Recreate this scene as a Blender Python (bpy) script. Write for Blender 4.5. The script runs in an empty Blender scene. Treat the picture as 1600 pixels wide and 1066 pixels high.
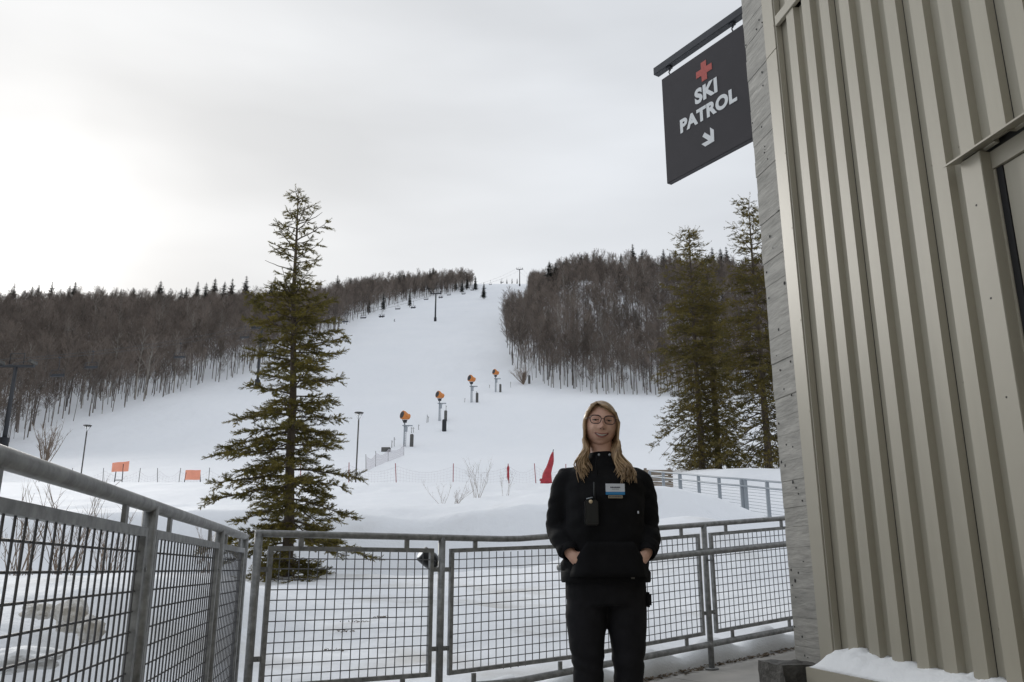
import bpy, bmesh, math, random
import numpy as np
from mathutils import Vector, Matrix, Euler, noise as mnoise
from mathutils.bvhtree import BVHTree

R = math.radians
rnd = random.Random(7)
SC = bpy.context.scene
COL = SC.collection

# ------------------------------------------------------------------ camera
PITCH = R(15.2); FPX = 1314.0; CAMZ = 0.9
cam_d = bpy.data.cameras.new('camera')
cam_d.sensor_width = 36.0; cam_d.lens = 36.0 * FPX / 1600.0
cam_d.clip_start = 0.05; cam_d.clip_end = 6000
cam = bpy.data.objects.new('camera', cam_d); COL.objects.link(cam)
cam.location = (0, 0, CAMZ); cam.rotation_euler = (R(90) + PITCH, 0, 0)
SC.camera = cam

# ------------------------------------------------------------------ sky, sun, exposure
SUN_AZ, SUN_EL = R(-32.0), R(19.8)
sun_dir = Vector((math.sin(SUN_AZ) * math.cos(SUN_EL), math.cos(SUN_AZ) * math.cos(SUN_EL), math.sin(SUN_EL)))
W = bpy.data.worlds.new('World'); SC.world = W; W.use_nodes = True
nt = W.node_tree; nt.nodes.clear()
def N(t, **k):
    n = nt.nodes.new(t)
    for a, b in k.items(): setattr(n, a, b)
    return n
def L(a, b): nt.links.new(a, b)
def wmath(op, a, b=None, clamp=False):
    n = N('ShaderNodeMath', operation=op, use_clamp=clamp)
    for i, v in enumerate((a, b)):
        if v is None: continue
        if isinstance(v, (int, float)): n.inputs[i].default_value = v
        else: L(v, n.inputs[i])
    return n.outputs[0]
sky = N('ShaderNodeTexSky', sky_type='NISHITA', sun_disc=False)
sky.sun_elevation = SUN_EL; sky.sun_rotation = SUN_AZ % (2 * math.pi)
tc = N('ShaderNodeTexCoord')
nrm = N('ShaderNodeVectorMath', operation='NORMALIZE'); L(tc.outputs['Generated'], nrm.inputs[0])
# slow warp of the direction so that the cloud veil has soft uneven edges
nz = N('ShaderNodeTexNoise'); nz.inputs['Scale'].default_value = 3.0; nz.inputs['Detail'].default_value = 4; L(nrm.outputs[0], nz.inputs['Vector'])
dv = N('ShaderNodeVectorMath', operation='SUBTRACT'); L(nz.outputs['Color'], dv.inputs[0]); dv.inputs[1].default_value = (.5, .5, .5)
ds = N('ShaderNodeVectorMath', operation='SCALE'); L(dv.outputs[0], ds.inputs[0]); ds.inputs['Scale'].default_value = 0.16
da = N('ShaderNodeVectorMath', operation='ADD'); L(nrm.outputs[0], da.inputs[0]); L(ds.outputs[0], da.inputs[1])
dn = N('ShaderNodeVectorMath', operation='NORMALIZE'); L(da.outputs[0], dn.inputs[0])
dot = N('ShaderNodeVectorMath', operation='DOT_PRODUCT'); L(dn.outputs[0], dot.inputs[0]); dot.inputs[1].default_value = sun_dir
dpos = wmath('MAXIMUM', dot.outputs['Value'], 0.0)
glow1 = wmath('ADD', wmath('POWER', dpos, 700.0), wmath('MULTIPLY', wmath('POWER', dpos, 130.0), .15))
glow2 = wmath('POWER', dpos, 30.0)
wide = wmath('POWER', dpos, 2.0)
# long diagonal streaks in the cloud deck
mp = N('ShaderNodeMapping'); L(nrm.outputs[0], mp.inputs['Vector']); mp.inputs['Rotation'].default_value = (0.0, R(28), R(10)); mp.inputs['Scale'].default_value = (1.1, 1.1, 4.2)
st = N('ShaderNodeTexNoise'); st.inputs['Scale'].default_value = 1.7; st.inputs['Detail'].default_value = 4; st.inputs['Roughness'].default_value = .45; L(mp.outputs[0], st.inputs['Vector'])
streak = N('ShaderNodeMapRange'); L(st.outputs['Fac'], streak.inputs[0])
streak.inputs[1].default_value = .36; streak.inputs[2].default_value = .66; streak.inputs[3].default_value = 5.7; streak.inputs[4].default_value = 7.0
lum = wmath('ADD', streak.outputs[0], wmath('MULTIPLY', wide, 0.35))
lum = wmath('ADD', lum, wmath('MULTIPLY', glow2, .6))
lum = wmath('ADD', lum, wmath('MULTIPLY', glow1, 12.0))
# cool grey away from the sun, neutral to warm towards it
tint = N('ShaderNodeMix', data_type='RGBA'); L(wmath('POWER', dpos, 5.0), tint.inputs['Factor'])
tint.inputs['A'].default_value = (.94, .985, 1.05, 1); tint.inputs['B'].default_value = (1.0, 1.0, .995, 1)
cl = N('ShaderNodeVectorMath', operation='SCALE'); L(tint.outputs['Result'], cl.inputs[0]); L(lum, cl.inputs['Scale'])
cover = N('ShaderNodeMix', data_type='RGBA'); cover.inputs['Factor'].default_value = .965
L(sky.outputs[0], cover.inputs['A']); L(cl.outputs[0], cover.inputs['B'])
bg = N('ShaderNodeBackground'); bg.inputs['Strength'].default_value = 0.1; L(cover.outputs['Result'], bg.inputs['Color'])
wo = N('ShaderNodeOutputWorld'); L(bg.outputs[0], wo.inputs['Surface'])

sl = bpy.data.lights.new('sun', 'SUN'); sl.energy = 1.05; sl.angle = R(16); sl.color = (1, .96, .9)
so = bpy.data.objects.new('sun', sl); COL.objects.link(so)
so.rotation_euler = (-sun_dir).to_track_quat('-Z', 'Y').to_euler(); so.location = (-30, 40, 40)

SC.view_settings.view_transform = 'Standard'; SC.view_settings.look = 'None'
SC.view_settings.exposure = 0.3; SC.view_settings.gamma = 1.0
SC.view_settings.use_curve_mapping = False
SC.render.engine = 'CYCLES'
SC.cycles.use_denoising = True
SC.cycles.max_bounces = 6
SC.cycles.use_adaptive_sampling = True; SC.cycles.adaptive_threshold = 0.015

# ------------------------------------------------------------------ materials
MATS = {}
def mat(name, col, rough=.6, metal=0.0, var=0.0, vscale=6.0, bump=0.0, bscale=30.0, col2=None, detail=5, rand=0.0, stretch=(1, 1, 1), bdist=.02, spec=.5, coords='Object'):
    if name in MATS: return MATS[name]
    m = bpy.data.materials.new(name); m.use_nodes = True; t = m.node_tree
    b = t.nodes['Principled BSDF']
    b.inputs['Roughness'].default_value = rough; b.inputs['Metallic'].default_value = metal
    b.inputs['Specular IOR Level'].default_value = spec
    b.inputs['Base Color'].default_value = (*col, 1)
    src = None
    if var or col2 or bump:
        tcn = t.nodes.new('ShaderNodeTexCoord'); mpn = t.nodes.new('ShaderNodeMapping')
        t.links.new(tcn.outputs[coords], mpn.inputs[0]); mpn.inputs['Scale'].default_value = stretch
    if var or col2:
        n = t.nodes.new('ShaderNodeTexNoise'); n.inputs['Scale'].default_value = vscale; n.inputs['Detail'].default_value = detail
        n.inputs['Roughness'].default_value = .6
        t.links.new(mpn.outputs[0], n.inputs['Vector'])
        mr = t.nodes.new('ShaderNodeMapRange'); t.links.new(n.outputs['Fac'], mr.inputs[0]); mr.inputs[1].default_value = .3; mr.inputs[2].default_value = .7
        mx = t.nodes.new('ShaderNodeMix'); mx.data_type = 'RGBA'
        c2 = col2 if col2 else tuple(c * (1 - var) for c in col)
        c1 = col if col2 else tuple(min(1, c * (1 + var)) for c in col)
        mx.inputs['A'].default_value = (*c1, 1); mx.inputs['B'].default_value = (*c2, 1)
        t.links.new(mr.outputs[0], mx.inputs['Factor']); src = mx.outputs['Result']
    if rand:
        oi = t.nodes.new('ShaderNodeObjectInfo'); hv = t.nodes.new('ShaderNodeHueSaturation')
        m1 = t.nodes.new('ShaderNodeMapRange'); t.links.new(oi.outputs['Random'], m1.inputs[0]); m1.inputs[3].default_value = 1 - rand; m1.inputs[4].default_value = 1 + rand
        t.links.new(m1.outputs[0], hv.inputs['Value'])
        if src: t.links.new(src, hv.inputs['Color'])
        else: hv.inputs['Color'].default_value = (*col, 1)
        src = hv.outputs[0]
    if src: t.links.new(src, b.inputs['Base Color'])
    if bump:
        n2 = t.nodes.new('ShaderNodeTexNoise'); n2.inputs['Scale'].default_value = bscale; n2.inputs['Detail'].default_value = 6
        t.links.new(mpn.outputs[0], n2.inputs['Vector'])
        bp = t.nodes.new('ShaderNodeBump'); bp.inputs['Strength'].default_value = bump; bp.inputs['Distance'].default_value = bdist
        t.links.new(n2.outputs['Fac'], bp.inputs['Height']); t.links.new(bp.outputs[0], b.inputs['Normal'])
    MATS[name] = m
    return m

def snow_material():
    m = bpy.data.materials.new('snow'); m.use_nodes = True; t = m.node_tree; b = t.nodes['Principled BSDF']
    b.inputs['Roughness'].default_value = .7; b.inputs['Specular IOR Level'].default_value = .2
    tc_ = t.nodes.new('ShaderNodeTexCoord'); nrm_in = None
    def nz_(scale, det, stretch=(1, 1, 1)):
        mp_ = t.nodes.new('ShaderNodeMapping'); mp_.inputs['Scale'].default_value = stretch; t.links.new(tc_.outputs['Object'], mp_.inputs[0])
        n = t.nodes.new('ShaderNodeTexNoise'); n.inputs['Scale'].default_value = scale; n.inputs['Detail'].default_value = det; t.links.new(mp_.outputs[0], n.inputs['Vector']); return n.outputs['Fac']
    for sc_, det, dist, st_, stretch in ((.11, 3, 1.5, .55, (1, .6, 0)), (.55, 4, .28, .5, (1, 1, 0)), (3.0, 5, .05, .5, (1, 1, 1)), (24, 4, .008, .5, (1, 1, 1))):
        bp = t.nodes.new('ShaderNodeBump'); bp.inputs['Distance'].default_value = dist; bp.inputs['Strength'].default_value = st_
        t.links.new(nz_(sc_, det, stretch), bp.inputs['Height'])
        if nrm_in: t.links.new(nrm_in, bp.inputs['Normal'])
        nrm_in = bp.outputs[0]
    t.links.new(nrm_in, b.inputs['Normal'])
    # soft large mottling, and melt-water grime in blotches on the trodden ground close to the lodge
    mx = t.nodes.new('ShaderNodeMix'); mx.data_type = 'RGBA'; mx.inputs['A'].default_value = (.80, .825, .86, 1); mx.inputs['B'].default_value = (.87, .885, .91, 1); t.links.new(nz_(.06, 5, (1, .5, 1)), mx.inputs['Factor'])
    sp = t.nodes.new('ShaderNodeSeparateXYZ'); t.links.new(tc_.outputs['Object'], sp.inputs[0])
    near = t.nodes.new('ShaderNodeMapRange'); t.links.new(sp.outputs['Y'], near.inputs[0]); near.inputs[1].default_value = 9; near.inputs[2].default_value = 22; near.inputs[3].default_value = 1; near.inputs[4].default_value = 0
    bl = t.nodes.new('ShaderNodeMapRange'); t.links.new(nz_(.9, 7), bl.inputs[0]); bl.inputs[1].default_value = .52; bl.inputs[2].default_value = .78
    mu = t.nodes.new('ShaderNodeMath'); mu.operation = 'MULTIPLY'; t.links.new(near.outputs[0], mu.inputs[0]); t.links.new(bl.outputs[0], mu.inputs[1])
    m2 = t.nodes.new('ShaderNodeMix'); m2.data_type = 'RGBA'; t.links.new(mu.outputs[0], m2.inputs['Factor']); t.links.new(mx.outputs['Result'], m2.inputs['A']); m2.inputs['B'].default_value = (.50, .48, .44, 1)
    t.links.new(m2.outputs['Result'], b.inputs['Base Color']); return m
M_snow = snow_material()
M_snow2 = mat('fresh_snow', (.84, .86, .88), .7, bump=.5, bscale=60, bdist=.01, spec=.2)
M_dirty = mat('dirty_snow', (.80, .80, .79), .85, col2=(.50, .46, .39), vscale=22, bump=.6, bscale=25, bdist=.03)
M_galv = mat('galvanised_steel', (.24, .245, .245), .46, .35, var=.38, vscale=22, bump=.12, bscale=60, bdist=.003)
M_wire = mat('mesh_wire', (.12, .122, .13), .5, .35, var=.15, vscale=20)
M_metalwall = mat('taupe_metal', (.338, .314, .250), .42, 0.0, var=.075, vscale=5.0, stretch=(1, 1, .05), bump=.06, bscale=3, bdist=.01)
M_trim = mat('taupe_trim', (.36, .335, .27), .4, 0.0, var=.04, vscale=1.5)
M_dark = mat('black_gasket', (.008, .008, .009), .6)
M_signpost = mat('sign_beam', (.03, .033, .04), .45, var=.2, vscale=10)
M_signface = mat('sign_face', (.022, .019, .023), .55, var=.12, vscale=5)
M_white = mat('sign_white', (.72, .74, .75), .6)
M_red = mat('sign_red', (.44, .10, .085), .6)
M_deck = mat('deck_concrete', (.36, .345, .32), .75, var=.16, vscale=2.2, bump=.2, bscale=50, bdist=.004)
M_concrete = mat('board_concrete', (.42, .405, .37), .85, col2=(.23, .225, .205), vscale=3.0, detail=9, bump=.8, bscale=9, bdist=.012, stretch=(1, 1, 5))
M_block = mat('wet_block', (.10, .095, .085), .6, col2=(.035, .033, .03), vscale=9, bump=.8, bscale=20, bdist=.02)
M_bark = mat('bark_conifer', (.085, .066, .048), .95, var=.35, vscale=14, bump=.7, bscale=40, bdist=.02, stretch=(1, 1, .3))
M_needle = mat('needles_spruce', (.23, .185, .042), .7, col2=(.075, .072, .020), vscale=2.6, rand=.0, spec=.25)
M_needle2 = mat('needles_dark', (.20, .155, .042), .7, col2=(.066, .062, .020), vscale=1.1, spec=.25)
M_needle3 = mat('needles_far', (.017, .022, .018), .8, var=.35, vscale=.5, rand=.35, spec=.2)
M_twig = mat('bare_twigs', (.168, .138, .117), .9, var=.3, vscale=.3, rand=.42, spec=.2)
M_trunk = mat('bare_trunk', (.15, .132, .118), .9, var=.3, vscale=1.2, rand=.35, spec=.2)
M_birch = mat('pale_trunk', (.30, .28, .25), .9, var=.2, vscale=1.5, spec=.2)
M_shrub = mat('shrub_twig', (.22, .17, .13), .85, var=.2, vscale=5, spec=.2)
M_tower = mat('lift_tower', (.035, .038, .043), .6, var=.15, vscale=1)
M_chair = mat('lift_chair', (.055, .06, .07), .6)
M_steelp = mat('pale_steel', (.33, .36, .39), .5, .3)
M_orange = mat('gun_orange', (.62, .22, .05), .5, var=.15, vscale=1.5)
M_orangenet = mat('orange_net', (.88, .36, .24), .7, var=.08, vscale=3)
M_pad = mat('pad_grey', (.14, .13, .11), .8, col2=(.07, .075, .08), vscale=1.5)
M_padd = mat('pad_black', (.018, .02, .025), .7)
M_redpole = mat('red_pole', (.30, .05, .06), .55)
M_redpad = mat('red_cloth', (.36, .03, .042), .7, var=.3, vscale=4)
M_net = mat('pale_net', (.55, .52, .55), .8)
M_lamp = mat('lamp_brown', (.06, .055, .05), .5)
M_wood = mat('weathered_wood', (.22, .18, .14), .85, var=.25, vscale=6)
M_debris = mat('leaf_litter', (.07, .05, .03), .95, col2=(.17, .13, .09), vscale=14)
M_black = mat('black_plastic', (.01, .012, .014), .35)
M_glass = bpy.data.materials.new('clear_glass'); M_glass.use_nodes = True
_b = M_glass.node_tree.nodes['Principled BSDF']; _b.inputs['Transmission Weight'].default_value = .9; _b.inputs['Roughness'].default_value = .08; _b.inputs['Base Color'].default_value = (.9, .92, .92, 1)

def translucent(m, f=.35):
    t = m.node_tree; b = t.nodes['Principled BSDF']; o = t.nodes['Material Output']; tr = t.nodes.new('ShaderNodeBsdfTranslucent'); mx = t.nodes.new('ShaderNodeMixShader'); mx.inputs[0].default_value = f
    lk = b.inputs['Base Color'].links
    if lk: t.links.new(lk[0].from_socket, tr.inputs['Color'])
    t.links.new(b.outputs[0], mx.inputs[1]); t.links.new(tr.outputs[0], mx.inputs[2]); t.links.new(mx.outputs[0], o.inputs['Surface'])
translucent(M_needle); translucent(M_needle2)
# ------------------------------------------------------------------ mesh helpers
class MB:
    def __init__(s): s.v = []; s.f = []; s.mi = []
    def add(s, vs, fs, mi=0):
        o = len(s.v); s.v += [tuple(p) for p in vs]; s.f += [tuple(i + o for i in f) for f in fs]; s.mi += [mi] * len(fs)
    def box(s, lo, hi, mi=0, M=None):
        x0, y0, z0 = lo; x1, y1, z1 = hi
        vs = [Vector(p) for p in ((x0, y0, z0), (x1, y0, z0), (x1, y1, z0), (x0, y1, z0), (x0, y0, z1), (x1, y0, z1), (x1, y1, z1), (x0, y1, z1))]
        if M is not None: vs = [M @ p for p in vs]
        s.add(vs, [(0, 3, 2, 1), (4, 5, 6, 7), (0, 1, 5, 4), (1, 2, 6, 5), (2, 3, 7, 6), (3, 0, 4, 7)], mi)
    def bbox(s, lo, hi, bev, M=None, mi=0):
        """box with chamfered vertical and horizontal edges"""
        bm = bmesh.new(); bmesh.ops.create_cube(bm, size=1)
        for v in bm.verts: v.co = Vector([lo[i] + (v.co[i] + .5) * (hi[i] - lo[i]) for i in range(3)])
        bmesh.ops.bevel(bm, geom=list(bm.edges), offset=bev, segments=2, affect='EDGES')
        if M is not None: bm.transform(M)
        bm.verts.index_update()
        s.add([v.co.copy() for v in bm.verts], [[v.index for v in f.verts] for f in bm.faces], mi); bm.free()
    def tube(s, pts, rad, n=8, cap=True, mi=0):
        pts = [Vector(p) for p in pts]; k = len(pts)
        rs = rad if isinstance(rad, (list, tuple)) else [rad] * k
        o = len(s.v)
        d0 = (pts[1] - pts[0]).normalized()
        ref = Vector((0, 0, 1)) if abs(d0.z) < .9 else Vector((1, 0, 0))
        a = d0.cross(ref).normalized()
        for i in range(k):
            d = (pts[min(i + 1, k - 1)] - pts[max(i - 1, 0)])
            if d.length < 1e-9: d = d0
            d.normalize(); a = (a - d * a.dot(d))
            if a.length < 1e-6: a = d.orthogonal()
            a.normalize(); b = d.cross(a)
            for j in range(n):
                t = 2 * math.pi * (j + .5) / n
                p = pts[i] + (a * math.cos(t) + b * math.sin(t)) * rs[i]
                s.v.append((p.x, p.y, p.z))
        for i in range(k - 1):
            for j in range(n):
                j2 = (j + 1) % n
                s.f.append((o + i * n + j, o + i * n + j2, o + (i + 1) * n + j2, o + (i + 1) * n + j)); s.mi.append(mi)
        if cap:
            s.f.append(tuple(o + j for j in range(n))[::-1]); s.mi.append(mi)
            s.f.append(tuple(o + (k - 1) * n + j for j in range(n))); s.mi.append(mi)
    def spike(s, p, q, w, mi=0):
        """three-sided tapering twig"""
        p = Vector(p); q = Vector(q); d = (q - p)
        if d.length < 1e-6: return
        a = d.orthogonal().normalized() * w; b = d.normalized().cross(a)
        o = len(s.v)
        for t in (0, 2.094, 4.189):
            c = p + a * math.cos(t) + b * math.sin(t); s.v.append((c.x, c.y, c.z))
        s.v.append((q.x, q.y, q.z))
        s.f += [(o, o + 1, o + 3), (o + 1, o + 2, o + 3), (o + 2, o, o + 3)]; s.mi += [mi] * 3
    def ellipsoid(s, c, r, nu=16, nv=10, mi=0, M=None):
        o = len(s.v)
        vs = []
        for i in range(nv + 1):
            th = math.pi * i / nv
            for j in range(nu):
                ph = 2 * math.pi * j / nu
                p = Vector((r[0] * math.sin(th) * math.cos(ph), r[1] * math.sin(th) * math.sin(ph), r[2] * math.cos(th)))
                if M is not None: p = M @ p
                vs.append(p + Vector(c))
        fs = []
        for i in range(nv):
            for j in range(nu):
                j2 = (j + 1) % nu
                fs.append((i * nu + j, (i + 1) * nu + j, (i + 1) * nu + j2, i * nu + j2))
        s.add(vs, fs, mi)
    def loft(s, rings, mi=0, cap=True):
        """rings: lists of equal length of points"""
        o = len(s.v); n = len(rings[0])
        for r in rings: s.v += [tuple(p) for p in r]
        for i in range(len(rings) - 1):
            for j in range(n):
                j2 = (j + 1) % n
                s.f.append((o + i * n + j, o + i * n + j2, o + (i + 1) * n + j2, o + (i + 1) * n + j)); s.mi.append(mi)
        if cap:
            s.f.append(tuple(o + j for j in range(n))[::-1]); s.mi.append(mi)
            s.f.append(tuple(o + (len(rings) - 1) * n + j for j in range(n))); s.mi.append(mi)
    def mesh(s, name, mats, smooth=False):
        me = bpy.data.meshes.new(name); me.from_pydata(s.v, [], s.f)
        for m in (mats if isinstance(mats, (list, tuple)) else [mats]): me.materials.append(m)
        if any(s.mi): me.polygons.foreach_set('material_index', s.mi)
        if smooth: me.polygons.foreach_set('use_smooth', [True] * len(me.polygons))
        me.update()
        return me
    def build(s, name, mats, parent=None, smooth=False, loc=None):
        return link(name, s.mesh(name, mats, smooth), parent, loc)

def link(name, me, parent=None, loc=None):
    o = bpy.data.objects.new(name, me); COL.objects.link(o)
    if parent is not None: o.parent = parent
    if loc is not None: o.location = loc
    return o
def empty(name, loc=(0, 0, 0), rz=0.0):
    o = bpy.data.objects.new(name, None); COL.objects.link(o); o.location = loc; o.rotation_euler = (0, 0, rz); o.empty_display_size = .2
    return o
def tag(o, label=None, cat=None, group=None, kind=None):
    if label: o['label'] = label
    if cat: o['category'] = cat
    if group: o['group'] = group
    if kind: o['kind'] = kind
    return o
def copy_tree(o, parent=None):
    c = o.copy(); COL.objects.link(c)
    if parent is not None: c.parent = parent
    for ch in list(o.children): copy_tree(ch, c)
    return c
def bake_remesh(mb, name, mats, voxel, smooth_it=6):
    me = mb.mesh(name, mats); o = bpy.data.objects.new(name, me); COL.objects.link(o)
    md = o.modifiers.new('r', 'REMESH'); md.mode = 'VOXEL'; md.voxel_size = voxel; md.use_smooth_shade = True
    ms = o.modifiers.new('s', 'SMOOTH'); ms.iterations = smooth_it; ms.factor = .5
    dg = bpy.context.evaluated_depsgraph_get(); dg.update()
    nm = bpy.data.meshes.new_from_object(o.evaluated_get(dg))
    bpy.data.objects.remove(o); bpy.data.meshes.remove(me)
    nm.name = name
    nm.materials.clear()
    for m in (mats if isinstance(mats, (list, tuple)) else [mats]): nm.materials.append(m)
    nm.polygons.foreach_set('use_smooth', [True] * len(nm.polygons))
    return nm

# ------------------------------------------------------------------ picture <-> place
SP, CP = math.sin(PITCH), math.cos(PITCH)
def at(px, py, D):
    """world point at forward distance D that the camera sees at (px, py) of the 1600x1066 photograph"""
    el = PITCH - math.atan((py - 533) / FPX)
    z = D * math.tan(el)
    X = (px - 800) / FPX * (D * CP + z * SP)
    return Vector((X, D, CAMZ + z))
def proj(X, D, Z):
    z = Z - CAMZ; dep = D * CP + z * SP; up = z * CP - D * SP
    return 800 + FPX * X / dep, 533 - FPX * up / dep

# ------------------------------------------------------------------ terrain
PD = [-60, 3, 5, 7, 10, 13, 16, 18.6, 19.1, 20.2, 24, 28, 34, 40, 50, 57, 63, 70, 80, 100, 125, 150, 180, 200, 235, 300, 400, 455, 600, 800, 900, 1100, 1500, 3000]
PZ = [-.3, -.3, -.22, .1, .42, .6, .78, 1.05, 1.85, 2.2, 2.6, 3.2, 4.0, 4.75, 5.75, 6.45, 6.55, 7.3, 9.0, 12.6, 17.0, 22.0, 31.5, 39.5, 50.0, 77.0, 115.0, 136.0, 195.0, 276.0, 311.0, 330.0, 330.0, 330.0]
# smooth cubic (Catmull-Rom style) interpolation of the hill profile
_pd = np.array(PD, float); _pz = np.array(PZ, float)
_sl = np.gradient(_pz, _pd)
def profile(D):
    D = np.clip(np.asarray(D, float), _pd[0], _pd[-1] - 1e-3)
    i = np.clip(np.searchsorted(_pd, D, side='right') - 1, 0, len(_pd) - 2)
    h = _pd[i + 1] - _pd[i]; t = (D - _pd[i]) / h
    return ((2 * t**3 - 3 * t**2 + 1) * _pz[i] + (t**3 - 2 * t**2 + t) * h * _sl[i] + (-2 * t**3 + 3 * t**2) * _pz[i + 1] + (t**3 - t**2) * h * _sl[i + 1])
def sst(x, a, b):
    t = np.clip((np.asarray(x, float) - a) / (b - a), 0, 1); return t * t * (3 - 2 * t)
def _hash(ix, iy):
    n = (ix * 374761393 + iy * 668265263) & 0x7fffffff
    n = ((n ^ (n >> 13)) * 1274126177) & 0x7fffffff
    return ((n ^ (n >> 16)) & 0xffff) / 65535.0
def vnoise(x, y):
    x = np.asarray(x, float); y = np.asarray(y, float)
    ix = np.floor(x).astype(np.int64); iy = np.floor(y).astype(np.int64); fx = x - ix; fy = y - iy
    fx = fx * fx * (3 - 2 * fx); fy = fy * fy * (3 - 2 * fy)
    return (_hash(ix, iy) * (1 - fx) + _hash(ix + 1, iy) * fx) * (1 - fy) + (_hash(ix, iy + 1) * (1 - fx) + _hash(ix + 1, iy + 1) * fx) * fy
def fbm(x, y, o=4):
    s = 0; a = .5
    for k in range(o):
        s = s + a * (vnoise(x * 2**k + 17.3 * k, y * 2**k - 9.1 * k) - .5); a *= .5
    return s
AX, AY = -1.45, 4.94                   # start of the centre railing
FX, FY = .829, .559                    # its direction
def fence_s(X, D): return (X - AX) * FX + (D - AY) * FY
def fence_n(X, D): return -(X - AX) * FY + (D - AY) * FX      # > 0 beyond the railing
def ramp(s): return max(0.0, (s - 1.75) * .081)
TL = math.tan(R(10.8))
def leftfence_x(D): return -1.60 - (D - 5.17) * TL
def G(a, c, w): return np.exp(-((a - c) / w) ** 2)
def terrain(X, D):
    X = np.asarray(X, float); D = np.asarray(D, float)
    z = profile(D)
    # right hill: steeper, then levels off behind its crest
    z = z + 24 * sst(X, 0, 42) * sst(D, 220, 470) * (1 - sst(D, 500, 640))
    zr = np.minimum(z, 163 + 0.03 * (D - 470) + 10 * fbm(X / 45 + 7, D / 60, 3)); wr = sst(X, 20, 120)
    z = z * (1 - wr) + zr * wr
    # left hill levels off behind its crest
    zl = np.minimum(z, 152 + .02 * (D - 495))
    wl = sst(-X, 110, 220)
    z = z * (1 - wl) + zl * wl
    # outside the valley the land keeps gently rising and rolling
    far = sst(D, 60, 160)
    z = z + far * 9 * fbm(X / 90, D / 90, 3) * sst(np.abs(X + 20), 40, 140)
    # moguls and snow-cat texture on the run
    z = z + sst(D, 120, 220) * (1 - sst(D, 470, 600)) * .8 * fbm(X / 9 + 3, D / 13, 3) * sst(X, -60, -20) * (1 - sst(X, 0, 12))
    # near banks
    z = z + 1.25 * G(X, 3.3, 1.9) * G(D, 17.0, 3.0)
    z = z - .35 * sst(X, 4.5, 7) * sst(D, 14, 20) * (1 - sst(D, 24, 27))
    z = z + .75 * sst(X, 4, 9) * sst(D, 27, 34) * (1 - sst(D, 48, 60))
    z = z + .62 * sst(-X, 1.9, 3.2) * (1 - sst(D, 7.5, 12)) * sst(D, -2, 3)
    z = z + .25 * G(X, 1.0, 2.6) * G(D, 24, 5) - .22 * G(X, -2.5, 1.2) * G(D, 19, 1.2)
    near = 1 - sst(D, 30, 70)
    z = z + near * (.34 * fbm(X / 3.1, D / 3.1, 3) + .16 * fbm(X / .8 + 5, D / .8, 3) * sst(D, 5.5, 8)) * sst(np.hypot(X, D), 4, 8)
    z = z + (1 - near) * .5 * fbm(X / 14, D / 14, 3)
    # lumpy ploughed bank on the left
    z = z + .30 * fbm(X / .55, D / .55, 3) * sst(-X, 2.0, 2.8) * (1 - sst(D, 6.5, 8.5)) * sst(D, 0, 2)
    # carved out under the deck
    n = -(X - AX) * FY + (D - AY) * FX; lf = X - (-1.60 - (D - 5.17) * TL)
    inside = (1 - sst(n, .0, .25)) * sst(lf, -.25, .0)
    z = z * (1 - inside) + np.minimum(z, -.45) * inside
    return z
def T(X, D): return float(terrain(np.array([X]), np.array([D]))[0])
def ground_hit(px, py, d0=40.0, d1=1200.0):
    """first point of the ground that the camera sees at (px, py) beyond d0"""
    Ds = np.geomspace(d0, d1, 1500); el = PITCH - math.atan((py - 533) / FPX)
    zz = Ds * math.tan(el); X = (px - 800) / FPX * (Ds * CP + zz * SP)
    t = terrain(X, Ds); k = np.argmax(t >= zz + CAMZ)
    if not (t >= zz + CAMZ).any(): k = int(np.argmin(np.abs(t - zz - CAMZ) / Ds))
    return Vector((X[k], Ds[k], t[k]))

def sinh_axis(lo, hi, n, c):
    a = np.arcsinh(lo / c); b = np.arcsinh(hi / c); return np.sinh(np.linspace(a, b, n)) * c
xs = sinh_axis(-1300, 1300, 420, 3.2)
ys = 6 + sinh_axis(-80, 1700, 430, 3.0)
XX, YY = np.meshgrid(xs, ys)
ZZ = terrain(XX, YY)
V = np.stack([XX.ravel(), YY.ravel(), ZZ.ravel()], 1)
nx_, ny_ = len(xs), len(ys)
I = np.arange(nx_ * ny_).reshape(ny_, nx_)
F = np.stack([I[:-1, :-1].ravel(), I[:-1, 1:].ravel(), I[1:, 1:].ravel(), I[1:, :-1].ravel()], 1)
me = bpy.data.meshes.new('snow_ground'); me.from_pydata(V.tolist(), [], F.tolist()); me.materials.append(M_snow)
me.polygons.foreach_set('use_smooth', [True] * len(me.polygons))
tag(link('snow_ground', me), kind='structure')

# ------------------------------------------------------------------ deck and ramp
deck = MB()
def deck_pt(s, n, dz=0.0):
    return Vector((AX + FX * s - FY * n, AY + FY * s + FX * n, dz))
# level part of the deck as one slab with its real outline, ramp slabs cast next to it
lf = lambda D: leftfence_x(D) - .12
lev = [(lf(-8), -8), (lf(5.25), 5.25)]
e0 = deck_pt(-.1, .12); e1 = deck_pt(1.75, .12)
lev += [(e0.x, e0.y), (e1.x, e1.y)]
e2 = deck_pt(1.75, -7.0); lev += [(e2.x, e2.y), (6.0, -8)]
top = [Vector((x, y, 0)) for x, y in lev]; bot = [Vector((x, y, -.35)) for x, y in lev]
k = len(lev)
deck.add(top + bot, [tuple(range(k))[::-1], tuple(range(k, 2 * k))] + [(i, i + k, (i + 1) % k + k, (i + 1) % k) for i in range(k)])
dk = deck.build('deck', M_deck); tag(dk, kind='structure')
bm_ = bmesh.new(); bm_.from_mesh(dk.data); bmesh.ops.recalc_face_normals(bm_, faces=bm_.faces); bm_.to_mesh(dk.data); bm_.free()
s0 = 1.756
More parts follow.
